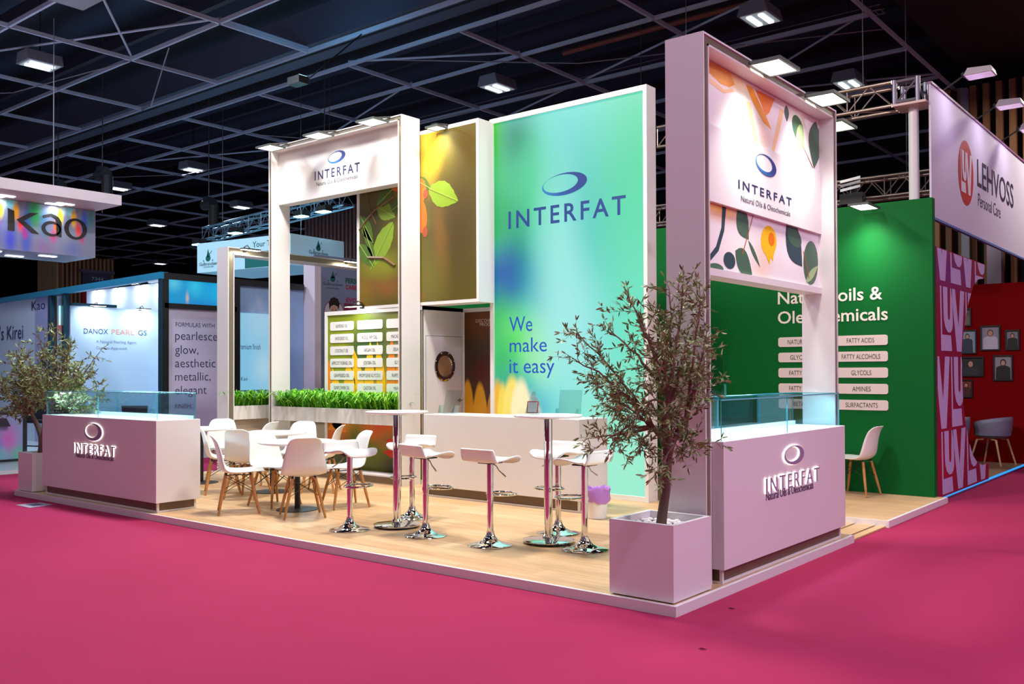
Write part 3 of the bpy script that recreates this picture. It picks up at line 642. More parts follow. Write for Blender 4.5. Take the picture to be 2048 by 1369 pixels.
BLUE = mat('lit_blue_lettering', '#02040a', .6, 0, .95, '#1350c8'); BLUE2 = mat('lit_dark_lettering', '#02040a', .6, 0, .6, '#1a55b4')
q = MB(); ring_logo(q, F, -3.683, 3.822, .335, .135, .004, .006, .05); q.build('logo_ring', blob('lit_ring', '#1d63b8', [(1, .5, .7, 9, '#123f97', 1), (0, .5, .5, 9, '#2a93d8', .9)], emit=.85), t)
lettering(t, [(('INTERFAT', F, -4.557, -2.81, 3.365, .216), dict(d=.005, bold=.014, space=1.3))], BLUE2)
lettering(t, [(('We', F, -4.55, -4.18, 2.055, .19), dict(d=.005)), (('make', F, -4.545, -3.955, 1.797, .18), dict(d=.005)), (('it easy', F, -4.55, -3.84, 1.532, .185), dict(d=.005))], BLUE, 'slogan')
area('screen_glow', (-3.68, 3.9, 2.4), 2.1, 4.4, 12, (.42, 1, .86), (-3.68, 0, 2.2), 180, t)

# ------------------------------------------------------------------ counters
def kick(mb_w, mb_k, x0, x1, y0, y1, z0, z1):
    """recessed foot: white corner posts and rails with brown boards between"""
    r = .022
    mb_k.box(x0+.012, x1-.012, y0+.012, y1-.012, z0+.01, z1)
    for (a, b_) in ((x0, y0), (x1-r, y0), (x0, y1-r), (x1-r, y1-r)): mb_w.box(a, a+r, b_, b_+r, z0, z1)
    for (a, b_, c, d_) in ((x0+r, x1-r, y0, y0+.012), (x0+r, x1-r, y1-.012, y1), (x0, x0+.012, y0+r, y1-r), (x1-.012, x1, y0+r, y1-r)): mb_w.box(a, b_, c, d_, z0, z0+.02)
t = thing('reception_counter', 'long plain white reception counter before the lit screen', 'counter', (-3.8, 3.05, HP))
MB().box(-4.95, -2.675, 2.78, 3.31, .19, 1.045).build('body', WHITE, t, bev=.004)
a_ = MB(); k_ = MB(); kick(a_, k_, -4.92, -2.70, 2.81, 3.28, HP, .19); a_.build('foot_frame', WHITE, t); k_.build('kickboard', KICK, t)

HALO = mat('halo_light', '#ffffff', .5, 0, 3.2, '#fff3e4'); LETF = mat('halo_letter_face', '#9a86a6', .4); LETW = mat('halo_letter_side', '#efe3e2', .5); TAGM = mat('tagline_letters', '#6a5570', .45)
def display_counter(root, fr, u0, u1, depth, zt, logo):
    """fr frame of the long front; u along it; body goes back by depth"""
    def bx(mb, a, b_, c0, c1, d0, d1, mi=0): mb.prism([(a, c0), (b_, c0), (b_, c1), (a, c1)], fr, d0, d1, mi)
    m = MB(); bx(m, u0, u1, .171, zt, -depth, 0); m.build('body', WHITE, root, bev=.003)
    a = MB(); k = MB(); i = .032
    bx(k, u0+i+.01, u1-i-.01, HP+.008, .171, -depth+i+.01, -i-.01)
    for (p, q_) in ((u0+i, u0+i+.022), (u1-i-.022, u1-i)):
        for (d0, d1) in ((-i-.022, -i), (-depth+i, -depth+i+.022)): bx(a, p, q_, HP, .171, d0, d1)
    for (d0, d1) in ((-i-.01, -i), (-depth+i, -depth+i+.01)): bx(a, u0+i+.022, u1-i-.022, HP, HP+.018, d0, d1)
    for (p, q_) in ((u0+i, u0+i+.01), (u1-i-.01, u1-i)): bx(a, p, q_, HP, HP+.018, -depth+i+.022, -i-.022)
    a.build('foot_frame', WHITE, root); k.build('kickboard', KICK, root)
    # glass case
    g0, g1, gd0, gd1, z1 = u0+.04, u1-.04, -depth+.03, -.035, zt+.292; th = .006
    def pane(nm, a_, b_, c0, c1, d0, d1):
        p = MB(); bx(p, a_, b_, c0, c1, d0, d1); p.m = []
        for fi in range(len(p.f)):
            vs = [Vector(p.v[j]) for j in p.f[fi]]; ar = (vs[1]-vs[0]).length*(vs[2]-vs[1]).length
            p.m.append(0 if ar > .02 else 1)
        p.build(nm, [GLASS, GEDGE], root)
    mid = (g0+g1)/2
    pane('glass_pane', g0, mid-.002, zt, z1-th, gd1-th, gd1); pane('glass_pane', mid+.002, g1, zt, z1-th, gd1-th, gd1)
    pane('glass_pane', g0, g0+th, zt, z1-th, gd0, gd1-th-.001); pane('glass_pane', g1-th, g1, zt, z1-th, gd0, gd1-th-.001)
    pane('glass_top', g0, g1, z1-th, z1, gd0, gd1)
    n = 3
    for j in range(n):
        a_, b_ = g0+th+.01+(g1-g0-.03)*j/n, g0+th+.02+(g1-g0-.03)*(j+1)/n
        pane('sliding_pane', a_, b_, zt+.035, z1-th-.004, gd0+.012*(j % 2), gd0+.012*(j % 2)+th)
    r = MB(); bx(r, g0+th, g1-th, zt, zt+.035, gd0-.004, gd0+.026); r.build('door_track', mat('track_alu', '#cfe3ea', .4), root)
    l = MB(); bx(l, g0+.02, g1-.02, z1-th-.006, z1-th-.001, gd1-.017, gd1-.009); l.build('light_strip', mat('case_light', '#dfeef5', .5, 0, .25, '#c8ecff'), root)
    p = Vector(fr((g0+g1)/2, z1-.02, gd1-.05)); q2 = Vector(fr((g0+g1)/2, zt, -depth*.45)); e = Vector(fr(g1, 0, 0))-Vector(fr(g0, 0, 0))
    lo = area('case_light', p, g1-g0-.1, .03, 26, (.66, .9, 1), q2, 170, root)
    z = e.normalized(); nrm = (p-q2).normalized(); y = nrm.cross(z)
    lo.rotation_euler = Matrix(((z.x, y.x, nrm.x), (z.y, y.y, nrm.y), (z.z, y.z, nrm.z))).to_euler()
    # halo lit letters
    ec, ez, ea, eb, l0, l1, lb, lh, t0, t1, tb, th_ = logo
    h = MB(); ring_logo(h, fr, ec, ez, ea*1.02, eb*1.02, .003, .009); write(h, 'INTERFAT', fr, l0, l1, lb, lh, d=.003, bold=.004, thick=.006, space=1.3); h.build('logo_halo', HALO, root)
    h = MB(); ring_logo(h, fr, ec, ez, ea, eb, .0095, .018); h.build('logo_ring', LETF, root)
    h = MB(); write(h, 'INTERFAT', fr, l0, l1, lb, lh, d=.0095, thick=.006, bold=-.004, space=1.3); h.build('raised_letters', LETF, root)
    h = MB(); write(h, 'Natural Oils & Oleochemicals', fr, t0, t1, tb, th_, d=.0, thick=.004, bold=-.004); h.build('tagline', TAGM, root)
t = thing('display_counter', 'right display counter with glass case and glowing logo under the portal tower', 'display counter', (-.3, 1.9, HP), 'glass topped display counters')
display_counter(t, FE(-.02), .715, 3.09, .49, 1.06, (1.915, .885, .19, .075, 1.384, 2.44, .632, .115, 1.404, 2.335, .577, .065))
t = thing('display_counter', 'left display counter with glass case and glowing logo at far end of platform', 'display counter', (-7.5, .3, HP), 'glass topped display counters')
display_counter(t, FS(.055), -8.83, -6.205, .525, 1.043, (-7.53, .875, .2, .1, -8.0, -7.04, .617, .115, -7.964, -7.093, .567, .06))

# ------------------------------------------------------------------ acrylic leaflet holders and small sign
def leaflet(label, c, ang, w=.22, h=.3):
    t = thing('leaflet_holder', label, 'leaflet holder', (0, 0, 0), 'clear acrylic leaflet holders')
    b = MB(); b.prism([(-w/2, 0), (w/2, 0), (w/2, h), (-w/2, h)], lambda u, z, d: (u, .06+z*.25-d, z), 0, .004); b.build('back_sheet', ACRYL, t)
    b = MB(); b.prism([(-w/2, 0), (w/2, 0), (w/2, .012), (-w/2, .012)], lambda u, z, d: (u, d, z), -.045, .064); b.build('base', ACRYL, t)
    for s in (-1, 1):
        b = MB(); b.prism([(s*w/2-.045*(s > 0), .01), (s*w/2+.045*(s < 0), .01), (s*w/2+.02*(s < 0), .1), (s*w/2-.02*(s > 0), .1)], lambda u, z, d: (u, -.04+z*.25-d, z), 0, .004)
        b.prism([(-.04, .01), (.06, .01), (.085, .1), (-.015, .1)], lambda u, z, d, s=s: (s*(w/2-.003)+d, u, z), 0, .003)
        b.build('pocket_corner', ACRYL, t)
    t.location = c; t.rotation_euler = (0, 0, ang)
leaflet('clear leaflet holder on the left end of the reception counter', (-4.80, 3.05, 1.0455), .1, .24, .28)
leaflet('clear leaflet holder on the right end of the reception counter', (-3.02, 3.05, 1.0455), .3, .26, .30)
leaflet('clear leaflet holder standing on the glass case of the right display counter', (-.26, 1.02, 1.3525), .6, .20, .30)
t = thing('table_tent_sign', 'small clear tent sign with red edged card on the right bar table', 'sign', (0, 0, 0))
b = MB()
for s in (-1, 1): b.prism([(-.07, 0), (.07, 0), (.012, .2), (-.012, .2)], lambda u, z, d, s=s: (u, s*(.065-z*.31)+d, z), -.0015, .0015)
b.build('acrylic_tent', ACRYL, t)
b = MB(); b.prism([(-.052, .012), (.052, .012), (.052, .115), (-.052, .115)], lambda u, z, d: (u, -.055+z*.31-d, z), 0, .002); b.build('card', mat('card_red', '#c5352a', .5), t)
b = MB(); b.prism([(-.043, .02), (.043, .02), (.043, .107), (-.043, .107)], lambda u, z, d: (u, -.055+z*.31-d, z), .0021, .0028); b.build('card_face', mat('card_white', '#f0eeee', .5), t)
t.location = (-2.09, 1.25, 1.1755); t.rotation_euler = (0, 0, .35)

# ------------------------------------------------------------------ shell chairs
def catmull(P, n):
    out = []
    for i in range(len(P)-1):
        p0, p1, p2, p3 = P[max(i-1, 0)], P[i], P[i+1], P[min(i+2, len(P)-1)]
        for k in range(n):
            t = k/n; out.append(tuple(.5*((2*b)+(-a+c)*t+(2*a-5*b+4*c-d)*t*t+(-a+3*b-3*c+d)*t**3) for a, b, c, d in zip(p0, p1, p2, p3)))
    out.append(tuple(P[-1])); return out
def make_chair():
    t = thing('shell_chair', '', 'chair', (0, 0, 0), 'white shell chairs with wooden legs')
    # forward, height, half width, side rise, side forward
    P = [(.245, .425, .17, .0, 0), (.235, .440, .205, .004, 0), (.15, .437, .222, .012, 0), (.02, .420, .230, .022, 0), (-.10, .418, .232, .03, .004), (-.175, .445, .23, .03, .03), (-.215, .505, .222, .018, .05), (-.232, .59, .208, .006, .05), (-.248, .68, .192, 0, .045), (-.27, .76, .172, 0, .035), (-.295, .805, .14, 0, .02), (-.312, .822, .09, 0, .008)]
    C = catmull(P, 3); n = 12; m = MB(); v = []
    for (y, z, w, r, fwd_) in C:
        for k in range(n+1):
            s = -1+2*k/n; a = abs(s)
            v.append((y+fwd_*a**2.2, s*w, z+r*a**2.2))
    f = [(i*(n+1)+k, i*(n+1)+k+1, (i+1)*(n+1)+k+1, (i+1)*(n+1)+k) for i in range(len(C)-1) for k in range(n)]
    m.add(v, f); o = m.build('seat_shell', PLAST, t, smooth=True)
    so = o.modifiers.new('t', 'SOLIDIFY'); so.thickness = .009; so.offset = 0
    tops = {}; bots = {}
    for sx in (1, -1):
        for sy in (1, -1):
            a = (sx*.125-.02, sy*.115, .40); b = (sx*.205-.015, sy*.205, 0); tops[sx, sy] = a; bots[sx, sy] = b
            g = MB(); g.tube([a, tuple(a[i]*.5+b[i]*.5 for i in range(3)), b], [.0155, .0165, .0115], 10); g.build('leg', BEECH, t, smooth=True)
    L = lambda k, q: tuple(tops[k][i]*(1-q)+bots[k][i]*q for i in range(3))
    g = MB()
    for a, b in (((1, 1), (1, -1)), ((-1, 1), (-1, -1)), ((1, 1), (-1, 1)), ((1, -1), (-1, -1))):
        g.cyl(L(a, .03), L(b, .46), .0035, n=6); g.cyl(L(b, .03), L(a, .46), .0035, n=6)
    for k in tops: g.cyl(L(k, -.06), L(k, .07), .011, n=8); g.ball(L(k, .46), .011, .011, .011, 6)
    for sy in (1, -1): g.cyl((.11, sy*.115, .405), (-.15, sy*.115, .405), .005, n=6)
    g.build('wire_brace', BLACK, t)
    return t
ch0 = make_chair()
spots = [((-5.59, .665), 57, 'shell chair seen from the side at the front left of the nearest round table'),
         ((-4.84, .895), 149, 'shell chair with its back to the aisle at the nearest round table'),
         ((-5.03, 1.615), -110, 'shell chair behind the leftmost bar stool facing the nearest round table'),
         ((-5.70, 1.20), 2, 'shell chair on the left of nearest round table showing its inner seat'),
         ((-6.48, 1.40), 114, 'shell chair with its back turned at the middle round table'),
         ((-7.11, 1.48), 58, 'shell chair seen from the side between the left and middle round tables'),
         ((-6.98, 2.48), -62, 'shell chair behind the middle round table facing the aisle'),
         ((-6.26, 2.28), -142, 'shell chair right of middle round table before the flower panel'),
         ((-7.62, 2.30), -158, 'shell chair whose thin back edge shows under the ferns of lower left frame'),
         ((-8.42, 2.32), -35, 'shell chair behind the left round table by the glass case'),
         ((-.93, 6.02), 175, 'lone shell chair by the green wall behind the right display counter')]
for i, ((x, y), a, l) in enumerate(spots):
    c = ch0 if i == 0 else copy_tree(ch0)
    c.location = (x, y, HP+.003); c.rotation_euler = (0, 0, math.radians(a)); c['label'] = l

# ------------------------------------------------------------------ round tables
def round_table(x, y, label, first=[None]):
    if first[0] is None:
        t = thing('round_table', label, 'table', (0, 0, 0), 'low round cafe tables')
        MB().lathe((0, 0, 0), [(.38, .712), (.405, .716), (.417, .725), (.417, .736), (.41, .741)], 56).build('table_top', PLAST, t, smooth=True)
        MB().lathe((0, 0, 0), [(.03, .012), (.03, .69), (.11, .695), (.11, .712)], 24).build('column', BLACK, t, smooth=True)
        MB().lathe((0, 0, 0), [(.225, 0), (.225, .006), (.20, .01), (.03, .016)], 40).build('base', mat('table_base', '#3d4144', .5, .2), t, smooth=True)
        first[0] = t
    else: t = copy_tree(first[0])
    t.location = (x, y, HP); t['label'] = label
round_table(-5.26, 1.16, 'nearest low round white table among the shell chairs')
round_table(-6.72, 1.91, 'middle low round white table under the ferns')
round_table(-8.27, 1.90, 'low round white table beside the left display counter')
def bar_table(x, y, label, first=[None]):
    if first[0] is None:
        t = thing('bar_table', label, 'table', (0, 0, 0), 'tall round bar tables')
        MB().lathe((0, 0, 0), [(.27, 1.084), (.293, 1.088), (.3, 1.095), (.3, 1.104), (.294, 1.108)], 56).build('table_top', PLAST, t, smooth=True)
        MB().lathe((0, 0, 0), [(.1, 1.072), (.1, 1.084)], 24).build('top_plate', STEEL, t)
        MB().lathe((0, 0, 0), [(.052, .045), (.052, .06), (.037, .075), (.037, 1.072)], 32).build('column', CHROME, t, smooth=True)
        MB().lathe((0, 0, 0), [(.20, .018), (.225, .02), (.225, .028), (.19, .038), (.05, .05)], 56).build('base', CHROME, t, smooth=True)
        for k in range(4):
            a = PI/4+k*PI/2; MB().lathe((.17*math.cos(a), .17*math.sin(a), 0), [(.016, 0), (.016, .018)], 12).build('foot', BLACK, t)
        first[0] = t
    else: t = copy_tree(first[0])
    t.location = (x, y, HP); t['label'] = label
bar_table(-3.59, 1.04, 'left bar table with chrome column and empty white top')
bar_table(-1.95, 1.27, 'right bar table carrying the small red edged tent sign')

# ------------------------------------------------------------------ bar stools
def make_stool():
    t = thing('bar_stool', '', 'stool', (0, 0, 0), 'white gas lift bar stools')
    # forward, height, half width
    P = [(.20, .690, .150), (.185, .718, .178), (.14, .738, .19), (.05, .735, .196), (-.05, .718, .198), (-.11, .718, .198), (-.145, .735, .198), (-.162, .775, .196), (-.172, .815, .19), (-.182, .828, .178)]
    C = catmull(P, 4); n = 10; v = []
    for (y, z, w) in C:
        for k in range(n+1):
            s = -1+2*k/n; v.append((y+.01*abs(s)**2, s*w, z+.022*abs(s)**3*(1 if y > -.13 else 0)))
    m = MB(); m.add(v, [(i*(n+1)+k, i*(n+1)+k+1, (i+1)*(n+1)+k+1, (i+1)*(n+1)+k) for i in range(len(C)-1) for k in range(n)])
    o = m.build('seat', PLAST, t, smooth=True); so = o.modifiers.new('t', 'SOLIDIFY'); so.thickness = .014; so.offset = 0
    MB().lathe((0, 0, 0), [(.19, 0), (.192, .004), (.185, .010), (.12, .022), (.07, .045), (.045, .075), (.034, .10), (.034, .12)], 48).build('base', CHROME, t, smooth=True)
    MB().lathe((0, 0, 0), [(.0265, .11), (.0265, .38), (.0245, .382), (.0245, .385), (.0275, .387), (.0275, .70)], 28).build('column', CHROME, t, smooth=True)
    MB().box(-.08, .08, -.07, .07, .700, .712).build('seat_plate', BLACK, t)
    g = MB(); rr = .115; pts = [(.03+rr+rr*math.cos(a), 1.35*rr*math.sin(a)*.9, .425) for a in [2*PI*k/28 for k in range(28)]]
    g.tube(pts, .009, 8, closed=True); g.lathe((0, 0, 0), [(.032, .41), (.032, .44)], 20); g.build('foot_ring', CHROME, t, smooth=True)
    g = MB(); g.tube([(-.01, -.03, .705), (.0, -.07, .68), (.0, -.10, .645), (-.01, -.185, .60)], [.005, .005, .005, .007], 8); g.build('lift_lever', STEEL, t, smooth=True)
    return t
st0 = make_stool()
for i, (x, y, a, l) in enumerate(((-3.82, .65, -8, 'leftmost bar stool, beside the round tables at the platform edge'), (-3.87, 1.52, -80, 'bar stool behind the left bar table'), (-3.03, .86, 78, 'bar stool right of left bar table with its back turned'), (-2.27, .87, 88, 'bar stool standing alone between the two bar tables'), (-2.16, 1.70, -88, 'bar stool behind the right bar table near the reception counter'), (-1.52, 1.20, 182, 'rightmost bar stool, next to the cube planter and waste bin'))):
    c = st0 if i == 0 else copy_tree(st0)
    c.location = (x, y, HP); c.rotation_euler = (0, 0, math.radians(a)); c['label'] = l

# ------------------------------------------------------------------ waste bin
t = thing('waste_bin', 'small white waste bin with purple liner bag beside the reception counter', 'bin', (-2.36, 2.64, HP))
MB().lathe((-2.36, 2.64, HP), [(.085, 0), (.09, .004), (.118, .26), (.112, .26), (.09, .02)], 28, cap=True).build('bin_body', WHITE, t, smooth=True)
m = MB(); n = 44; v = []; f = []
for i, (r, z) in enumerate(((.123, .165), (.135, .20), (.128, .262), (.134, .30), (.125, .315), (.105, .295), (.09, .2))):
    for k in range(n):
        a = 2*PI*k/n; w = 1+.03*math.sin(5*a+i)+.022*math.sin(13*a+2*i)*(1 if i < 5 else .3)
        v.append((-2.36+r*w*math.cos(a), 2.64+r*w*math.sin(a), HP+z+.010*math.sin(3*a+i)+.006*math.sin(9*a)))
for i in range(6):
    for k in range(n): f.append((i*n+k, i*n+(k+1) % n, (i+1)*n+(k+1) % n, (i+1)*n+k))
m.add(v, f); m.build('liner_bag', mat('purple_plastic', '#b078c8', .35), t, smooth=True)

# ------------------------------------------------------------------ green back wall
def gw(u, z): return 2.889+(u-2.889)*1.01575, 1.55+(z-1.55)*1.01575
GY = 6.305
t = thing('green_wall', 'long green back wall listing oils and chemicals in cream plates', 'partition', (-3, GY, HP))
MB().box(-9.0, -.115, GY, GY+.12, HP, 3.57).build('board', GREENW, t)
F = FS(GY)
L_ = []
for s, u0, u1, z, c in (('Natural oils &', -1.924, -.63, 2.396, .155), ('Oleochemicals', -1.927, -.569, 2.148, .155)):
    a, zz = gw(u0, z); b_, _ = gw(u1, z); L_.append(((s, F, a, b_, zz, c), dict(d=.006, bold=.012)))
lettering(t, L_, mat('cream_lettering', '#efe6da', .5), 'heading')
names = [['NATURAL OILS', 'GLYCERINE', 'FATTY ESTERS', 'FATTY AMIDES', 'BETAINES'], ['FATTY ACIDS', 'FATTY ALCOHOLS', 'GLYCOLS', 'AMINES', 'SURFACTANTS']]
tw = [[(-1.797, -1.405), (-1.766, -1.44), (-1.78, -1.42), (-1.782, -1.42), (-1.724, -1.47)], [(-1.053, -.727), (-1.116, -.659), (-1.002, -.765), (-.992, -.773), (-1.072, -.693)]]
for c in range(2):
    for r in range(5):
        zt = 1.972-.1945*r; u0, u1 = ((-1.923, -1.28), (-1.215, -.572))[c]
        (a, z1), (b_, z0) = gw(u0, zt), gw(u1, zt-.122)
        p = MB(); p.prism(rrect(a, b_, z0, z1, .03), F, .0, .008); p = p.build('name_plate', CREAM, t)
        (a, zb), (b_, _) = gw(tw[c][r][0], zt-.09), gw(tw[c][r][1], 0)
        lettering(p, [((names[c][r], F, a, b_, zb, .058), dict(d=.010))], DARKTXT)
flood('flood_lamp', 'flood lamp lighting the green wall', -.80, 6.02, 3.50, .24, .44, (-.8, GY, 3.55), 12, (-.8, 6.4, 2.4))
# ------------------------------------------------------------------ cube planters, pebbles, olive trees
def cube_planter(label, x0, x1, y0, y1, z1):
    t = thing('cube_planter', label, 'planter', ((x0+x1)/2, (y0+y1)/2, HP), 'white cube planters')
    b = MB(); w = .03
    for a in ((x0, x1, y0, y0+w), (x0, x1, y1-w, y1), (x0, x0+w, y0+w, y1-w), (x1-w, x1, y0+w, y1-w)): b.box(*a, HP+.008, z1)
    b.box(x0+w, x1-w, y0+w, y1-w, HP+.008, HP+.03); b.build('box', WHITE, t)
    MB().box(x0+.02, x1-.02, y0+.02, y1-.02, HP, HP+.008).build('base', BLACK, t)
    MB().box(x0+w, x1-w, y0+w, y1-w, z1-.12, z1-.075).build('soil', mat('dark_soil', '#2a2a1c', .9), t)
cube_planter('right white cube planter at the platform corner holding an olive tree', -.523, -.04, .044, .56, .566)
cube_planter('small white cube planter at the far left platform corner', -9.43, -9.04, .025, .42, .552)
PEB = mat('pebble_white', '#e2e1de', .5, var=.12, vscale=12)
pm = MB().ball((0, 0, 0), .034, .026, .019, 10).build('pebble', PEB, smooth=True); tag(pm, 'white pebble on the soil of the right cube planter', 'pebble', 'white pebbles round the olive trunk')
first = True
gx = [-.475+.0505*i for i in range(9)]; gy = [.095+.05*i for i in range(9)]
for i, x in enumerate(gx):
    for j, y in enumerate(gy):
        if math.hypot(x+.275, y-.27) < .055 or random.random() < .12: continue
        o = pm if first else pm.copy()
        if not first: COL.objects.link(o)
        first = False
        s = random.uniform(.72, 1.0); o.location = (x+random.uniform(-.006, .006), y+random.uniform(-.006, .006), .4915+.0195*s+random.choice((0, 0, .003)))
        o.scale = (s*.86, s*.95, s); o.rotation_euler = (0, 0, random.choice((0, .3, -.3, 3)))

BARK = mat('olive_bark', '#6a5348', .85, 0, 0, None, .5, 60, .25, 8); TWIG = mat('olive_twig', '#7d5a50', .8)
LEAF = mat('olive_leaf', '#76894a', .4); LEAF2 = mat('olive_leaf_grey', '#a9b58a', .4); LEAF3 = mat('olive_leaf_brown', '#6e5a3e', .5)
def rv(s): return Vector((random.gauss(0, s), random.gauss(0, s), random.gauss(0, s)))
def olive(label, base, fork, forks, tips, nsub, leafn, lsz, r0):
    """trunk from base to fork; tips = (point, from which fork)"""
    t = thing('olive_tree', label, 'tree', base, 'potted olive trees')
    base = Vector(base); fork = Vector(fork)
    tr = MB(); mid = base.lerp(fork, .5)+Vector((.012, 0, 0))
    tr.tube([base, base.lerp(mid, .5)+Vector((-.004, .004, 0)), mid, mid.lerp(fork, .6), fork], [r0*1.12, r0, r0*.95, r0*.97, r0*1.05], 14)
    for f, rad in forks:
        f = Vector(f); m1 = fork.lerp(f, .5)+rv(.015); tr.tube([fork-Vector((0, 0, .03)), m1, f], [rad*1.25, rad, rad*.75], 10)
    tr.build('trunk', BARK, t, smooth=True)
    br = MB(); lf = MB()
    def leaf(p, d, sz):
        d = d.normalized(); s = d.cross(rv(1)).normalized(); L = sz*random.uniform(.65, 1.15); w = L*.12; n = d.cross(s)*L*.06
        v = [p, p+d*L*.35+s*w-n, p+d*L*.75+s*w*.7, p+d*L, p+d*L*.75-s*w*.7, p+d*L*.35-s*w-n]
        x = random.random(); lf.add(v, [(0, 1, 5), (1, 2, 4, 5), (2, 3, 4)], 0 if x < .6 else (1 if x < .85 else 2))
    def twig(p, d, L, r, lv):
        pts = [p]; c = p.copy(); dd = d.normalized(); n = 5
        for k in range(n):
            dd = (dd + rv(.16) + Vector((0, 0, .03))).normalized(); c = c+dd*L/n; pts.append(c.copy())
        br.tube(pts, [r*(1-.7*k/n) for k in range(n+1)], 4, caps=False)
        cnt = max(3, int(leafn*L/.2))
        for k in range(cnt):
            q = random.uniform(.15, 1.0)*n; i = min(n-1, int(q)); a = pts[i].lerp(pts[i+1], q-i)
            leaf(a, (dd*.7+rv(.6)), lsz)
        for k in range(2): leaf(pts[-1], dd+rv(.3), lsz)
        if lv > 0:
            for k in range(2):
                i = random.randint(1, n-1); twig(pts[i], dd*.6+rv(.55), L*.6, r*.6, lv-1)
    for tip, fi in tips:
        tip = Vector(tip); s = Vector(forks[fi][0]); n = 9; ctl = s.lerp(tip, .45)+Vector((0, 0, .06))+rv(.03)
        pts = []
        for k in range(n+1):
            q = k/n; p = s*(1-q)**2+ctl*2*q*(1-q)+tip*q*q; pts.append(p+rv(.006))
        r = .013 if (tip-s).length > .5 else .010
        br.tube(pts, [r*(1-.8*k/n)+.0012 for k in range(n+1)], 6, caps=False)
        for k in range(nsub):
            q = random.uniform(.28, 1.0)*n; i = min(n-1, int(q)); a = pts[i].lerp(pts[i+1], q-i); d = (pts[i+1]-pts[i]).normalized()
            twig(a, d*.55+rv(.55), random.uniform(.09, .22), .003, 1 if random.random() < .35 else 0)
        twig(pts[-1], pts[-1]-pts[-2], .12, .003, 0)
    br.build('branches', TWIG, t); lf.build('foliage', [LEAF, LEAF2, LEAF3], t)
olive('tall thin olive tree in the right cube planter before the portal tower', (-.268, .28, .495), (-.215, .29, 1.03), [((-.20, .27, 1.32), .03), ((-.34, .32, 1.16), .022), ((-.10, .32, 1.22), .022), ((-.245, .34, 1.38), .024)],
      [((-.90, .25, 1.80), 1), ((-.88, .35, 1.46), 1), ((-.85, .1, 1.64), 1), ((-.55, .35, 2.05), 3), ((-.39, .15, 1.98), 3), ((-.26, .4, 2.08), 0), ((-.10, .3, 2.11), 0), ((.07, .2, 1.96), 2), ((-.03, .42, 2.0), 0), ((.05, .35, 1.78), 2), ((.06, .25, 1.49), 2), ((-.85, .3, 1.06), 1), ((-.80, .42, 1.30), 1), ((-.62, .1, 1.06), 1), ((.02, .15, 1.08), 2), ((-.66, .28, 1.82), 3), ((-.36, .45, 1.8), 3), ((-.12, .05, 1.7), 0), ((-.51, .05, 1.45), 1), ((-.08, .1, 1.2), 2), ((-.4, .5, 1.5), 3), ((-.3, .02, 1.25), 0), ((-.15, .5, 1.5), 0), ((-.10, .02, .98), 2), ((-.32, .1, 1.02), 1)], 13, 13, .052, .033)
olive('bushy olive tree behind the glass case of the left display counter', (-9.235, .22, .48), (-9.23, .24, .74), [((-9.55, .25, 1.0), .035), ((-9.2, .3, 1.05), .035), ((-8.95, .25, .98), .03)],
      [((-10.35, .3, 1.72), 0), ((-10.4, .15, 1.42), 0), ((-9.95, .4, 1.62), 0), ((-9.35, .25, 2.0), 1), ((-9.12, .35, 2.02), 1), ((-9.6, .1, 1.78), 0), ((-8.70, .3, 1.85), 2), ((-8.42, .2, 1.87), 2), ((-7.98, .35, 1.80), 2), ((-8.05, .15, 1.6), 2), ((-8.17, .4, 1.40), 2), ((-8.3, .5, 1.25), 2), ((-9.08, .0, 1.7), 1), ((-8.8, .5, 1.55), 1), ((-9.95, .3, 1.1), 0), ((-8.45, .45, 1.08), 2), ((-9.4, .5, 1.6), 1), ((-10.1, .5, 1.55), 0), ((-10.1, 0, 1.4), 0), ((-9.3, .1, 1.35), 1), ((-8.9, .05, 1.3), 2), ((-9.7, .5, 1.4), 0), ((-9.0, .55, 1.2), 1), ((-9.5, 0, 1.2), 0), ((-9.75, .2, 1.70), 0), ((-8.6, .5, 1.5), 2)], 17, 12, .07, .05)

# ================================================================== neighbour stand on the right
REDW = mat('red_wall', '#780206', .7, spec=.05)
t = thing('neighbour_platform', 'dark wood platform with glowing blue edge strip at the right', 'platform', (3, 9.5, 0))
MB().box(-6, -.14, 6.44, 11.64, 0.002, .035).build('wood_floor', woodmat('brown_floor', '#a08262', '#8f7254'), t)
MB().box(-.14, -.105, 6.44, 15, .0, .036).build('led_strip', mat('blue_led', '#0a2030', .4, 0, 1.1, '#1c9cf0'), t)
MB().box(-.105, -.09, 6.44, 15, 0, .022).build('edge_board', mat('purple_edge', '#5a3a6e', .5), t)
t = thing('red_booth_wall', 'dark red wall hung with framed portraits', 'partition', (-3, 11.7, .085))
MB().box(-6, 4, 11.65, 11.75, .002, 2.97).build('board', REDW, t)
# curved monogram wall
def monogram(mb, fr, u, z, w, h, d, mi):
    P_ = lambda pts: [(u+a*w, z+b*h) for a, b in pts]
    mb.flat(P_([(0, 1), (.055, 1), (.075, .25), (.42, .25), (.46, 0), (.03, 0)]), fr, d, mi)
    uo = [(.115, 1), (.29, 1), (.30, .55), (.315, .50), (.345, .485), (.375, .50), (.385, .55), (.40, 1), (.47, 1), (.50, .62), (.50, .42), (.47, .34), (.40, .29), (.30, .29), (.20, .36), (.145, .48), (.13, .62)]
    mb.flat(P_(uo), fr, d, mi)
    mb.flat(P_([(.44, 1), (.60, 1), (.735, .40), (.82, 1), (1.0, 1), (.86, 0), (.66, 0)]), fr, d, mi)
LUVBG = blob('maroon_print', '#96133f', [(.2, .15, .6, .2, '#b30f35', .9), (.3, .62, .5, .15, '#8d1548', .9), (.3, .92, .8, .12, '#7a2a86', .9), (.1, .4, .3, .1, '#b11238', .9)], rough=.5)
LILP = mat('lilac_print', '#cbb9e8', .5)
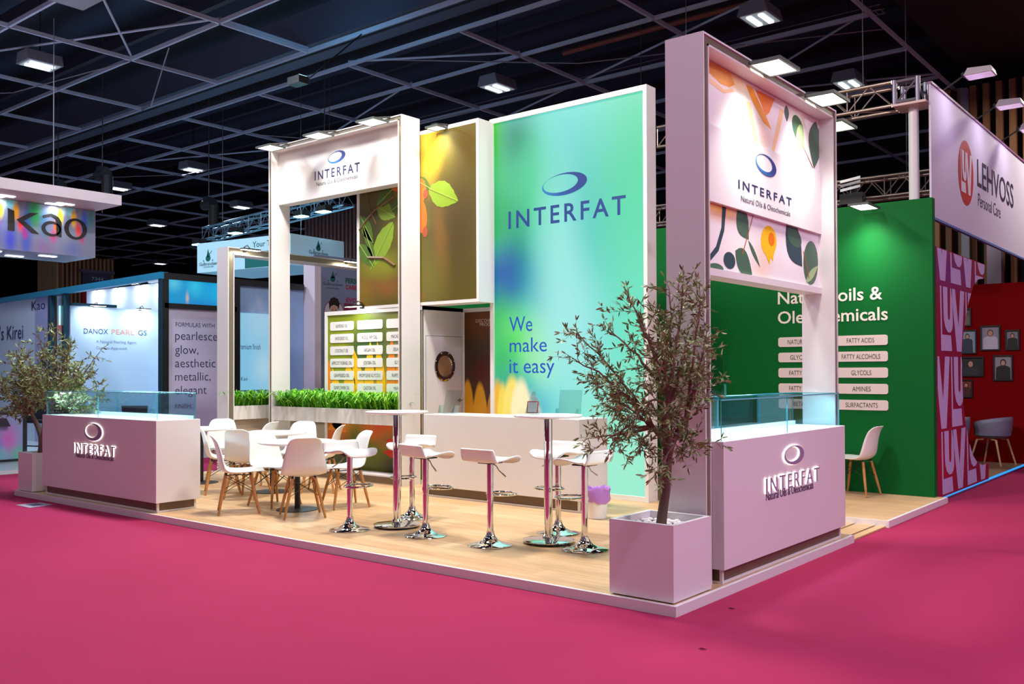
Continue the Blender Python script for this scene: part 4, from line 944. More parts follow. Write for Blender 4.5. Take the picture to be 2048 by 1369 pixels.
t = thing('monogram_wall', 'tall curved wall covered in giant lilac letters on maroon', 'partition', (-.1, 7.3, .088))
F = FE(-.11)
KU = lambda u: -5.18+(u+5.18)*1.0274
KZ = lambda z: max(.037, 1.55+(z-1.55)*1.0274)
curve = [(8.50, 2.97), (8.49, 2.78), (8.12, 2.74), (7.86, 2.63), (7.62, 2.42), (7.45, 2.2), (7.33, 1.98), (7.26, 1.75), (7.24, 1.5), (7.28, 1.22), (7.37, .95), (7.52, .68), (7.75, .46), (8.0, .34), (8.28, .29), (8.62, .285), (8.62, .06)]
curve = [(KU(u), KZ(z)) for u, z in curve]
out = [(6.432, .037), (6.432, KZ(2.97))] + curve
b = MB(); v0 = len(b.v)
def umax(z):
    c = curve
    for (a, b_) in zip(c[:-1], c[1:]):
        lo, hi = min(a[1], b_[1]), max(a[1], b_[1])
        if lo <= z <= hi and hi > lo: return a[0]+(b_[0]-a[0])*(z-a[1])/(b_[1]-a[1])
    return KU(8.62) if z < .3 else KU(8.5)
U0 = 6.41
n = len(out); vs = [F(u, z, -.02) for u, z in out]+[F(u, z, 0) for u, z in out]
b.add(vs, [tuple(range(n)), tuple(range(2*n-1, n-1, -1))]+[(i, (i+1) % n, n+(i+1) % n, n+i) for i in range(n)], 0, [[(( out[i][0]-6.4)/2.2, out[i][1]/3) for i in range(n)], [((out[i-n][0]-6.4)/2.2, out[i-n][1]/3) for i in range(2*n-1, n-1, -1)]]+[[(.5, .5)]*4]*n)
b.build('board', LUVBG, t)
# letters clipped to the curve: each glyph cut into thin bands
tmp = MB(); I = lambda u, z, d: (u, z, d)
for (u, z, w, h) in ((5.52, 2.6, 1.15, .75), (6.72, 2.6, 1.15, .75), (7.92, 2.6, 1.15, .75), (6.27, 1.78, 1.12, .75), (7.44, 1.78, 1.12, .75), (5.52, .87, 1.15, .84), (6.72, .87, 1.15, .84), (7.92, .87, 1.15, .84), (6.27, .10, 1.12, .73), (7.44, .10, 1.12, .73)):
    monogram(tmp, I, KU(u), 1.55+(z-1.55)*1.0274, w*1.0274, h*1.0274, 0, 0)
lm = MB(); bands = 260
for f in tmp.f:
    poly = [tmp.v[i] for i in f]
    for k in range(bands):
        za, zb = .04+(3.0-.04)*k/bands, .04+(3.0-.04)*(k+1)/bands; zm = (za+zb)/2; xs = []
        for (x0, z0, _), (x1, z1, _) in zip(poly, poly[1:]+poly[:1]):
            if (z0 <= zm) != (z1 <= zm): xs.append(x0+(x1-x0)*(zm-z0)/(z1-z0))
        xs.sort(); lim = umax(zm)
        for a, c in zip(xs[::2], xs[1::2]):
            a, c = max(a, U0+.04), min(c, lim)
            if c > a+.003: lm.add([F(a, za, .002), F(c, za, .002), F(c, zb, .002), F(a, zb, .002)], [(0, 1, 2, 3)])
lm.build('lettering', LILP, t)
# portraits
def portrait(label, u0, u1, z0, z1, bgc, hair, shirt, skin='#b98a76', k=1.0, cx=.5, top=.86):
    t = thing('framed_portrait', label, 'picture', ((u0+u1)/2, 11.64, (z0+z1)/2), 'framed portraits on the red wall')
    F = FS(11.65); f = MB(); w = .02
    for a in ((u0, u1, z0, z0+w), (u0, u1, z1-w, z1), (u0, u0+w, z0+w, z1-w), (u1-w, u1, z0+w, z1-w)): f.prism([(a[0], a[2]), (a[1], a[2]), (a[1], a[3]), (a[0], a[3])], F, 0, .03)
    f.build('frame', BLACK, t)
    def pm_(c): return mat('photo_'+c[1:], c, .5)
    p = MB(); p.flat([(u0+w, z0+w), (u1-w, z0+w), (u1-w, z1-w), (u0+w, z1-w)], F, .006, 0)
    W_, H_ = u1-u0-2*w, z1-z0-2*w; s = min(W_, H_)*k; c = u0+w+W_*cx; hz = z0+w+H_*top-s*.2
    p.flat([(max(u0+w, min(u1-w, c+s*a)), max(z0+w, hz+s*b_)) for a, b_ in ((-.46, -9), (-.43, -.36), (-.30, -.26), (-.1, -.2), (.1, -.2), (.30, -.26), (.43, -.36), (.46, -9))], F, .007, 3)
    p.flat(ellpoly(c, hz, s*.19, s*.24), F, .008, 1); p.flat(ellpoly(c, hz-s*.03, s*.13, s*.17), F, .009, 2)
    for e in (-.05, .05): p.flat(ellpoly(c+s*e, hz+s*.01, s*.018, s*.012, 8), F, .0095, 1)
    p.flat(ellpoly(c, hz-s*.1, s*.04, s*.012, 10), F, .0095, 4)
    p.build('photo', [pm_(bgc), pm_(hair), pm_(skin), pm_(shirt), pm_('#7a3a3a')], t)
portrait('small dark framed portrait highest of the wall, cut by the curved wall', -1.10, -.91, 2.28, 2.58, '#57504c', '#1b1614', '#6a605a', k=1.2)
portrait('framed photo of a person in a blue suit by flowers', -1.12, -.83, 1.82, 2.22, '#8a94a6', '#2c211b', '#27324a', k=.75)
portrait('framed portrait of a person in a white jumper', -.775, -.475, 1.87, 2.28, '#8a8290', '#5a4434', '#b6aebc', k=.95)
portrait('framed portrait of a dark haired smiling person, farthest right of the row', -.405, -.195, 1.87, 2.20, '#7d7a80', '#191313', '#17171a')
portrait('wide framed portrait of a person in dark suit on black', -1.13, -.725, 1.44, 1.77, '#1c1c22', '#241a16', '#2a2a30', k=.95)
portrait('framed portrait of a dark haired person in black top, lower right of the group', -.585, -.295, 1.37, 1.79, '#8d8a90', '#17120f', '#1b1b1c', k=.95)
portrait('small red backed portrait of a long haired person, lowest of group', -1.10, -.90, 1.09, 1.39, '#8c2020', '#140f10', '#4a1a1a', k=1.1)
# grey armchairs
def armchair(label, x, y, a, first=[None]):
    if first[0] is None:
        t = thing('tub_armchair', label, 'chair', (0, 0, 0), 'grey tub armchairs')
        m = MB(); n = 26; v = []; rows_ = [(.42, .10), (.43, .20), (.47, .27), (.58, .29), (.70, .30), (.77, .30)]
        for i, (z, r) in enumerate(rows_):
            for k in range(n+1):
                ang = PI*(.28+1.44*k/n) if i > 2 else 2*PI*k/n; q = abs(k/n-.5)*2
                v.append((r*math.cos(ang), r*math.sin(ang)*.95, z-(.10*q**2 if i > 3 else 0)))
        f = [(i*(n+1)+k, i*(n+1)+k+1, (i+1)*(n+1)+k+1, (i+1)*(n+1)+k) for i in range(5) for k in range(n)]+[tuple(range(n, -1, -1))]
        m.add(v, f); o = m.build('tub_seat', mat('grey_shell', '#77768a', .5), t, smooth=True); so = o.modifiers.new('t', 'SOLIDIFY'); so.thickness = .012
        for sx in (1, -1):
            for sy in (1, -1):
                g = MB(); g.tube([(sx*.06, sy*.15, .405), (sx*.15, sy*.19, .40), (sx*.25, sy*.25, 0)], [.014, .017, .013], 8); g.build('leg', woodmat('ash_wood', '#c9a677', '#bb966a', 2, (3, .3)), t, smooth=True)
        first[0] = t
    else: t = copy_tree(first[0])
    t.location = (x, y, .037); t.rotation_euler = (0, 0, a); t['label'] = label
armchair('grey tub armchair partly hidden by the curved letter wall', -1.06, 10.85, 2.6)
armchair('grey tub armchair standing clear before the red wall', -.52, 11.2, 2.9)
# hanging sign
t = thing('hanging_sign', 'big lilac lit banner with red oval emblem hanging at the right', 'sign', (-.4, 10, 4))
b = MB(); b.box(-.345, -.32, 7.08, 16, 3.47, 5.13); b.build('banner_box', mat('lilac_white_fabric', '#d8d2e4', .6), t)
MB().box(-.355, -.31, 7.075, 16, 3.44, 3.47).build('bottom_rail', mat('blue_rail', '#5f86c8', .4), t)
MB().box(-.355, -.305, 7.075, 16, 5.13, 5.16).build('top_rail', mat('mauve_rail', '#8c5a86', .5), t)
F = FE(-.32); b = MB(); b.flat(ellpoly(8.80, 4.29, .42, .45, 44), F, .003, 0); monogram(b, F, 8.50, 4.0, .62, .58, .006, 1); b.build('emblem', [mat('emblem_red', '#c20d20', .5), mat('emblem_white', '#e6e0ea', .5)], t)
lettering(t, [(('LEHVOSS', F, 9.45, 11.93, 4.22, .385), dict(d=.004, bold=.006))], mat('navy_sign', '#15233f', .5))
lettering(t, [(('Personal Care', F, 9.49, 10.95, 3.93, .19), dict(d=.004, bold=-.008))], mat('navy_sign', '#15233f', .5), 'tagline')
def sign_flood(y, label):
    t = thing('sign_floodlight', label, 'lamp', (-.15, y, 5.35), 'floodlights over the lilac hanging sign')
    h = MB(); h.prism([(-.17, 0), (.17, 0), (.15, .07), (-.12, .09)], lambda u, z, d: (.1+u, y+d, 5.31+z), -.13, .13); h.build('housing', mat('lamp_shell', '#b9b4bd', .4), t)
    g = MB(); g.box(-.05, .25, y-.11, y+.11, 5.30, 5.31); g.build('lens', mat('lamp_lens', '#c9a6d2', .2, 0, .5, '#e8c4f0'), t)
    g = MB(); g.bar((-.38, y-.05, 5.16), (-.05, y, 5.37), .02, .02); g.ball((-.08, y, 5.36), .05, .05, .05, 8); g.build('bracket_arm', BLACK, t)
    area('lamp_light', (.18, y, 5.28), .2, .2, 6, (.85, .72, 1), (-.32, y, 4.2), 160, t)
sign_flood(7.75, 'floodlight over the near corner of the lilac hanging sign'); sign_flood(9.55, 'second floodlight along the lilac hanging sign'); sign_flood(11.2, 'third floodlight along the lilac hanging sign at the photo edge')
# trusses
def truss(label, a, b_, s, step, m, hgt=None):
    a = Vector(a); b_ = Vector(b_); d = (b_-a); L = d.length; d.normalize(); side = Vector((-d.y, d.x, 0)); h = hgt or s
    t = thing('lighting_truss', label, 'truss', a.lerp(b_, .5), 'aluminium lighting trusses')
    c = MB(); C4 = [side*(s/2*i)+Vector((0, 0, h/2*j)) for i in (-1, 1) for j in (-1, 1)]
    for o in C4: c.cyl(a+o, b_+o, .025, n=10)
    c.build('chords', m, t, smooth=True)
    w = MB(); n = int(L/step)
    for k in range(n):
        p, q = a+d*(L*k/n), a+d*(L*(k+1)/n); md = p.lerp(q, .5)
        for (i, j) in ((0, 1), (2, 3)): w.cyl(p+C4[i], md+C4[j], .009, n=5); w.cyl(md+C4[j], q+C4[i], .009, n=5)
        for (i, j) in ((1, 3), (0, 2)): w.cyl(p+C4[i], q+C4[j], .008, n=5)
        w.cyl(p+C4[0], p+C4[1], .008, n=5); w.cyl(p+C4[2], p+C4[3], .008, n=5)
    w.build('braces', m, t)
    for q in (.12, .88):
        p = a.lerp(b_, q); MB().cyl(p+Vector((0, 0, h/2)), (p.x, p.y, 9.4), .006, n=5).build('steel_wire', mat('chain_grey', '#55545c', .5, .4), t)
    return t
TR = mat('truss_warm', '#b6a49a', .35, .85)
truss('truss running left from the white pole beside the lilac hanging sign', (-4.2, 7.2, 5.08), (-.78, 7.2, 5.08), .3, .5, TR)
truss('lower far truss above the green wall behind the white pole', (-6.5, 9.2, 4.30), (-.5, 9.2, 4.30), .3, .5, TR)
t = thing('truss_pole', 'white round pole with truss corner box beside lilac sign', 'pole', (-.6, 7.2, 0))
MB().cyl((-.56, 7.2, .087), (-.56, 7.2, 4.92), .062, n=24).build('pole', WHITE, t, smooth=True)
MB().box(-.76, -.36, 7.0, 7.4, 4.90, 4.93).build('top_plate', mat('pink_plate', '#d6b6ae', .4), t)
c = MB()
for (x, y) in ((-.74, 7.03), (-.46, 7.03), (-.74, 7.37), (-.46, 7.37)): c.cyl((x, y, 4.93), (x, y, 5.24), .03, n=10)
for z in (4.96, 5.22):
    c.cyl((-.74, 7.03, z), (-.46, 7.03, z), .02, n=8); c.cyl((-.74, 7.37, z), (-.46, 7.37, z), .02, n=8)
c.cyl((-.72, 7.03, 4.95), (-.48, 7.03, 5.2), .012, n=6); c.cyl((-.46, 7.05, 5.2), (-.46, 7.35, 4.95), .012, n=6)
c.build('corner_frame', mat('truss_grey', '#8d8b98', .4, .6), t, smooth=True)
t = thing('truss_spotlight', 'black stage light hanging in the far truss above the green wall', 'lamp', (-1.95, 9.0, 4.3))
b = MB(); b.box(-2.1, -1.76, 8.85, 9.0, 4.06, 4.22); b.build('body', BLACK, t); MB().bar((-1.93, 8.97, 4.2), (-1.93, 9.06, 4.46), .05, .04).build('clamp', BLACK, t)
b = MB()
for k in range(3): b.prism([(-2.08, 4.25+k*.065), (-1.78, 4.29+k*.065), (-1.78, 4.33+k*.065), (-2.08, 4.29+k*.065)], FS(8.84), 0, .01)
b.build('barn_doors', ALU, t)

# ================================================================== neighbour stand on the left
KF = mat('teal_frame', '#143b4c', .4, .2); KBL = mat('black_frame', '#16181c', .45); KWH = mat('cool_white_wall', '#c9d6ee', .55); TEALB = mat('teal_beam', '#1f7fa6', .4, .1)
KA, KB = (-20.24, 4.17), (-12.13, 3.58)
t = thing('left_neighbour_platform', 'pale glossy platform of the blue lit booth at far left', 'platform', (-16, 8, 0))
MB().prism([(-26, -3), (-12.1, -3), (-12.1, 14), (-26, 14)], lambda u, z, d: (u, z, d), .002, .06).build('floor_sheet', mat('pale_floor', '#c3d6de', .2), t)
t = thing('booth_wall', 'white booth wall of the far left stand with slogan under teal beam', 'partition', (-18.6, 4.05, .06))
F = FL(KA, KB); Lk = math.hypot(KB[0]-KA[0], KB[1]-KA[1])
m = MB(); m.prism([(-6, .06), (3.03, .06), (3.03, 3.27), (-6, 3.27)], F, -.1, 0); m.build('board', KWH, t)
m = MB(); m.prism([(2.22, .07), (3.02, .07), (3.02, 3.25), (2.22, 3.25)], F, 0, .008); m.build('lilac_panel', mat('lilac_panel', '#a3a8d6', .5), t)
lettering(t, [(("'s Kirei", F, .02, 1.52, 2.33, .32), dict(d=.011))], NAVY); lettering(t, [(('Kao', F, 2.02, 2.80, 2.935, .2), dict(d=.011, bold=.0))], NAVY, 'brand_lettering')
t = thing('booth_gantry', 'teal beam and black posts framing the open side of far left booth', 'gantry', (-14, 3.7, .06))
m = MB(); m.prism([(-6, 3.2), (Lk+.06, 3.2), (Lk+.06, 3.32), (-6, 3.32)], F, -.08, .06); m.build('top_beam', TEALB, t)
for u in (3.06, 3.80, Lk-.05):
    m = MB(); m.prism([(u, .06), (u+.12, .06), (u+.12, 3.2), (u, 3.2)], F, -.06, .05); m.build('post', KF, t)
m = MB(); m.prism([(-.5+Lk, 3.16), (Lk-.06, 3.16), (Lk-.06, 3.195), (-.5+Lk, 3.195)], F, -.04, .02); m.build('beam_light', mat('beam_light', '#b6d8f0', .4, 0, .6, '#cfe6ff'), t)
FX = FE(-12.1)
m = MB()
for a in ((3.58, 6.62, 3.2, 3.31), (3.58, 5.05, 2.69, 2.78), (5.0, 5.12, .06, 3.2), (3.55, 3.66, .06, 3.2)): m.prism([(a[0], a[2]), (a[1], a[2]), (a[1], a[3]), (a[0], a[3])], FX, -.06, .05)
m.build('side_frame', KBL, t)
m = MB(); m.prism([(3.96, .06), (4.9, .06), (4.9, 3.2), (3.96, 3.2)], FL((-17, 3.96), (-16.4, 3.90)), 0, .01)
t = thing('striped_display', 'narrow orange and blue display strip between two teal posts', 'display', (-16.7, 3.95, .06))
m = MB(); m.prism([(3.19, .06), (3.80, .06), (3.80, 3.19), (3.19, 3.19)], F, -.16, -.10)
for k, p in enumerate(m.f): m.uv[k] = [(0, 0), (1, 0), (1, 1), (0, 1)]
m = MB(); m.sheet(F, 3.19, 3.80, .06, 3.19, -.09); m.build('strip_screen', blob('strip_print', '#8fb9e6', [(.5, .97, .9, .10, '#4a3f66', .9), (.5, .80, .9, .12, '#e2562e', 1), (.5, .62, .9, .08, '#a9cdf2', 1), (.5, .42, .9, .13, '#c25a86', 1), (.5, .15, .9, .2, '#8fc0e0', 1)], emit=.45), t)
t = thing('glow_tube', 'short vertical cyan light tube by the orange display strip', 'lamp', (-16.4, 3.88, 2.9))
MB().prism([(3.735, 2.55), (3.775, 2.55), (3.775, 2.95), (3.735, 2.95)], F, .06, .08).build('tube', mat('cyan_tube', '#101820', .4, 0, 2.5, '#7fe6f4'), t)
# danox wall
t = thing('product_wall', 'pale blue wall lettered DANOX PEARL GS under two clip lamps', 'partition', (-16.5, 5, .06))
FD = FE(-16.5); m = MB(); m.prism([(4.05, .06), (6.1, .06), (6.1, 2.95), (4.05, 2.97)], FD, -.08, 0); m.build('board', mat('pale_blue_wall', '#c3dcf2', .55), t)
m = MB(); m.prism([(4.05, 2.97), (5.05, 2.97), (5.05, 3.03), (4.05, 3.03)], FD, -.08, .02); m.build('top_rail', KF, t)
lettering(t, [(('DANOX', FD, 4.33, 4.86, 2.39, .11), dict(d=.004)), (('GS', FD, 5.55, 5.75, 2.39, .11), dict(d=.004))], mat('blue_letter', '#27447c', .5))
lettering(t, [(('PEARL', FD, 4.94, 5.46, 2.39, .11), dict(d=.004))], blob('pearl_letter', '#d98fa6', [(.5, .5, 9, 9, '#e0934a', .6)]), 'colour_lettering')
lettering(t, [(('A Natural Pearling Agent.', FD, 4.60, 5.52, 2.195, .062), dict(d=.004, bold=-.008)), (('Cosmos Approved.', FD, 4.60, 5.30, 2.06, .062), dict(d=.004, bold=-.008))], mat('small_blue', '#5a6f96', .5), 'small_print')
def clip_lamp(label, p, to, power, col, w=.16, fr=None, group='slim clip lamps'):
    t = thing('clip_lamp', label, 'lamp', p, group); x, y, z = p; d = (Vector(to)-Vector(p)); d.z = 0; d.normalize(); s = Vector((-d.y, d.x, 0))
    h = MB(); P0 = Vector(p); a = P0-s*w/2; b_ = P0+s*w/2; h.bar(a, b_, .10, .02); h.build('head', BLACK, t)
    g = MB(); g.bar(a-Vector((0, 0, .012)), b_-Vector((0, 0, .012)), .085, .006); g.build('diffuser', LAMP, t)
    g = MB(); e = Vector((x+d.x*.16, y+d.y*.16, z+.05)); g.tube([P0, P0+d*.08+Vector((0, 0, .07)), e, e-Vector((0, 0, .07))], .008, 6); g.bar(e-Vector((0, 0, .02)), e-Vector((0, 0, .08)), .05, .04); g.build('clip_arm', BLACK, t)
    area('lamp_light', (x, y, z-.03), w*.9, .06, power, col, (to[0], to[1], z-1.2), 170, t)
clip_lamp('left clip lamp on the DANOX wall', (-16.25, 4.52, 2.98), (-16.6, 4.52, 0), 8, (.85, .93, 1), .3)
clip_lamp('right clip lamp on the DANOX wall', (-16.25, 5.55, 2.96), (-16.6, 5.55, 0), 8, (.85, .93, 1), .3)
t = thing('rear_booth_wall', 'white rear wall washed by four small lamps under the teal beam', 'partition', (-18, 6.1, .06))
m = MB(); m.box(-20.0, -16.1, 6.12, 6.22, .06, 3.6); m.build('board', KWH, t)
for i, x in enumerate((-19.45, -18.45, -17.4, -16.5)): clip_lamp('%s of the four small lamps on the rear white wall' % ('leftmost', 'second', 'third', 'rightmost')[i], (x, 5.93, 3.62), (x, 6.3, 0), 6, (.85, .93, 1), .3)
# formulas panel
t = thing('slogan_panel', 'lilac white panel reading formulas with pearlescent glow', 'panel', (-12.1, 4.3, .06))
m = MB(); m.prism([(3.66, .06), (5.0, .06), (5.0, 2.69), (3.66, 2.69)], FX, -.05, 0); m.build('board', blob('slogan_sheet', '#c6c6e6', [(.8, .6, .3, .45, '#a9c4ec', .8)]), t)
lettering(t, [(('FORMULAS WITH', FX, 3.82, 4.60, 2.375, .075), dict(d=.003)), (('FINISH.', FX, 3.81, 4.14, .92, .075), dict(d=.003))], mat('slate_bold', '#3d4460', .5), 'bold_lettering')
lettering(t, [((s, FX, 3.81, u1, z, .155), dict(d=.003, bold=-.006)) for s, u1, z in (('pearlescent', 4.86, 2.14), ('glow,', 4.27, 1.89), ('aesthetic', 4.62, 1.65), ('metallic,', 4.52, 1.41), ('elegant', 4.44, 1.165))], mat('slate_thin', '#343c5c', .5))
t = thing('cyan_light_panel', 'bright cyan panel strip above the slogan panel', 'panel', (-12.1, 4.3, 3))
m = MB(); m.sheet(FX, 3.66, 5.0, 2.78, 3.2, -.02); m.build('panel_sheet', blob('cyan_print', '#0fa6e6', [(.1, .9, .18, .6, '#5fdcff', .9), (.42, .8, .2, .7, '#35d6ff', .9), (.85, .6, .5, .8, '#10c2fa', .9), (.30, .2, .04, .5, '#e2c4b8', 1), (.5, .0, .6, .3, '#0b8fe0', .8)], emit=.75), t)
t = thing('swirl_panel', 'blue marbled panel holding a bright display screen', 'panel', (-12.1, 5.9, .06))
m = MB(); m.panel((-12.13, 5.12), (-12.13, 6.66), .06, 3.2, .05); m.build('board', blob('marble_print', '#8fb2e2', [(.3, .8, .3, .25, '#b6c9ec', .8), (.6, .6, .3, .2, '#7fa6de', .8), (.5, .3, .3, .3, '#a9bfe8', .8), (.8, .85, .2, .2, '#93a9d8', .8), (.7, .15, .3, .2, '#86abdf', .8)], warp=.8, wscale=5), t)
m = MB(); m.sheet(FX, 5.14, 6.05, 1.22, 2.68, 0.01); m.build('screen', blob('screen_sky', '#8fd6fa', [(.5, .9, .7, .5, '#b6e2fb', .8), (.6, .3, .5, .4, '#c4ecfd', .7)], emit=.75), t)
lettering(t, [(('premium finish', FX, 4.93+.16, 5.6, 1.99, .105), dict(d=.014))], mat('screen_blue', '#12508a', .5)); lettering(t, [(('Kao', FX, 5.16, 5.31, 1.40, .07), dict(d=.014))], mat('screen_blue', '#12508a', .5), 'brand_lettering')
tag(MB().box(-12.13, -11.78, 6.665, 6.82, .061, 3.75).build('booth_wall_end', mat('pinkish_white', '#d3c4d0', .5)), 'white booth wall end seen through the portal beside marbled panel', 'partition')
# Gulbrandsen side
t = thing('grey_poster_wall', 'grey blue wall with green drop logo and round portrait', 'partition', (-12.1, 8, .002))
m = MB(); m.prism([(6.9, .061), (10.5, .061), (10.5, 3.95), (6.9, 3.95)], FX, -.1, 0); m.build('board', mat('grey_blue_wall', '#7c86a4', .55), t)
TEAL = mat('teal_logo', '#0e5a58', .5); TEALT = mat('teal_text', '#1f4f58', .5)
def drop_logo(mb, fr, u, z, s, d):
    mb.flat([(u-.16*s, z+.42*s), (u, z+.98*s), (u+.10*s, z+.62*s)], fr, d); mb.flat(ellpoly(u, z+.22*s, .28*s, .24*s, 20), fr, d)
    mb.flat([(u-.22*s, z+.3*s), (u-.1*s, z+.52*s), (u+.16*s, z+.62*s), (u+.24*s, z+.3*s)], fr, d)
    for k in (-1, 1): mb.flat([(u+k*.52*s-.08*s, z), (u+k*.52*s+.08*s, z), (u+k*.52*s, z+.14*s)], fr, d)
    mb.tube([fr(u-.05*s, z+.55*s, d+.001), fr(u+.3*s, z+.62*s, d+.001), fr(u+.42*s, z+.8*s, d+.001)], .02*s, 4)
m = MB(); drop_logo(m, FX, 7.39, 3.43, .24, .004); m.build('logo', TEAL, t)
lettering(t, [(('Gulbrandsen', FX, 7.13, 7.65, 3.35, .062), dict(d=.004, bold=.008)), (('TECHNOLOGIES', FX, 7.22, 7.55, 3.28, .028), dict(d=.004))], TEALT)
lettering(t, [(('PERSONAL', FX, 7.73, 8.42, 3.43, .10), dict(d=.004, bold=.03))], mat('dark_green_bold', '#1d5a4e', .5), 'heading'); lettering(t, [(('CARE GROUP', FX, 7.73, 8.50, 3.30, .085), dict(d=.004, bold=.03)), (('EVOLUTION', FX, 7.75, 8.6, 3.03, .09), dict(d=.004, bold=.03))], mat('crimson_bold', '#a8244a', .5), 'crimson_heading')
m = MB(); m.flat(ellpoly(7.42, 2.78, .27, .27, 40), FX, .003, 0); m.flat(ellpoly(7.42, 2.78, .255, .255, 40), FX, .004, 1); m.flat([(7.69, 2.80), (8.6, 2.80), (8.6, 3.0), (7.69, 3.0)], FX, .0035, 0)
m.flat([(7.22, 2.62), (7.30, 2.66), (7.37, 2.66), (7.47, 2.66), (7.55, 2.66), (7.62, 2.62), (7.58, 2.56), (7.26, 2.56)], FX, .005, 4)
m.flat(ellpoly(7.42, 2.82, .10, .15, 24), FX, .006, 2); m.flat([(7.30, 2.84), (7.28, 2.98), (7.33, 3.08), (7.42, 3.11), (7.52, 3.08), (7.57, 2.98), (7.54, 2.84), (7.51, 2.92), (7.42, 2.95), (7.34, 2.92)], FX, .007, 3)
for e in (-.04, .04): m.flat(ellpoly(7.42+e, 2.84, .018, .01, 10), FX, .008, 3)
m.build('round_portrait', [mat('crimson_print', '#8c2450', .5), mat('pale_print', '#c9bfd0', .5), mat('print_skin', '#c39a86', .5), mat('print_hair', '#1f1614', .5), mat('print_shirt', '#d0ccd6', .5)], t)
t = thing('hanging_box_sign', 'pale hanging box sign with green drop logos above the far booths', 'sign', (-14, 6.6, 4.2))
b = MB(); b.prism([(-15.46, 6.36), (-12.62, 6.72), (-12.75, 8.25), (-15.6, 7.9)], lambda u, z, d: (u, z, d), 3.76, 4.41); b.build('box', mat('sign_white', '#b9e0ea', .55), t)
FG = FL((-15.46, 6.36), (-12.62, 6.72)); FH = FL((-12.62, 6.72), (-12.75, 8.25))
m = MB(); drop_logo(m, FG, .36, 4.0, .28, .004); drop_logo(m, FH, .77, 4.13, .24, .004); m.build('logo', TEAL, t)
lettering(t, [(('Gulbrandsen', FG, .08, .66, 3.91, .07), dict(d=.004, bold=.008)), (('TECHNOLOGIES', FG, .2, .55, 3.86, .03), dict(d=.004)), (('Your Trusted', FG, 1.75, 2.75, 4.20, .12), dict(d=.004)), (('PERSONAL', FG, .72, 1.42, 4.02, .14), dict(d=.004, bold=.02)), (('Gulbrandsen', FH, .50, 1.05, 4.05, .07), dict(d=.004, bold=.008)), (('TECHNOLOGIES', FH, .6, .95, 4.0, .028), dict(d=.004))], TEALT)
for (x, y) in ((-15.3, 6.9), (-12.9, 7.2)): MB().cyl((x, y, 4.41), (x, y, 9.4), .006, n=5).build('steel_wire', mat('chain_grey', '#55545c', .5, .4), t)
m = MB(); m.flat([(1.52, 3.77), (2.8, 3.77), (2.8, 4.1), (1.52, 4.1)], FG, .004); m.build('green_panel', mat('teal_panel', '#0d6660', .5), t)
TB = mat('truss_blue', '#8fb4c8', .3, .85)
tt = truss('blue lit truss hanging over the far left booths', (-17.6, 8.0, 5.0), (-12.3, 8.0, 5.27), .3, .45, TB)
for i, (x, z, l) in enumerate(((-17.5, 4.72, 'cyan floodlight at the left end of the far truss'), (-15.95, 4.85, 'cyan floodlight in the middle of the far truss'), (-13.5, 4.98, 'cyan floodlight right of middle on the far truss'), (-12.75, 5.0, 'cyan floodlight at the right end of the far truss'))):
    q = thing('truss_floodlight', l, 'lamp', (x, 7.7, z), 'floodlights on the far truss')
    MB().box(x-.16, x+.16, 7.6, 7.8, z, z+.12).build('housing', BLACK, q); MB().box(x-.14, x+.14, 7.58, 7.78, z-.02, z).build('lens', mat('cyan_lens', '#ffffff', .4, 0, 7, '#9feaff'), q)
    MB().bar((x, 7.7, z+.1), (x, 7.85, z+.17), .03, .03).build('clamp', BLACK, q); area('lamp_light', (x, 7.68, z-.04), .25, .16, 45, (.45, .85, 1), (x+.3, 7.0, 3.6), 170, q)
def hoist(label, x, y, z, top=9.4):
    t = thing('chain_hoist', label, 'hoist', (x, y, z), 'black chain hoists under the roof')
    b = MB(); b.cyl((x-.2, y, z), (x+.2, y, z), .13, n=14); b.box(x-.1, x+.1, y-.1, y+.1, z-.1, z+.18); b.build('motor', mat('hoist_grey', '#2d2e33', .5, .3), t)
    b = MB(); b.cyl((x+.22, y, z-.55), (x+.22, y, z-.05), .12, .13, 14); b.build('chain_bag', BLACKM, t)
    b = MB(); b.cyl((x, y, z+.15), (x, y, top), .012, n=6); b.cyl((x, y, z-.1), (x, y, z-.9), .012, n=6); b.build('chain', mat('chain_grey', '#55545c', .5, .4), t)
hoist('chain hoist with black bag above the right end of the hanging slab sign', -18.2, 5.6, 6.2)
hoist('chain hoist above the middle of the hanging slab sign', -20.2, 5.5, 6.15)
hoist('chain hoist above the left end of the far truss', -17.55, 8.0, 5.75)
hoist('chain hoist above the right end of the far truss', -13.1, 8.0, 6.2)
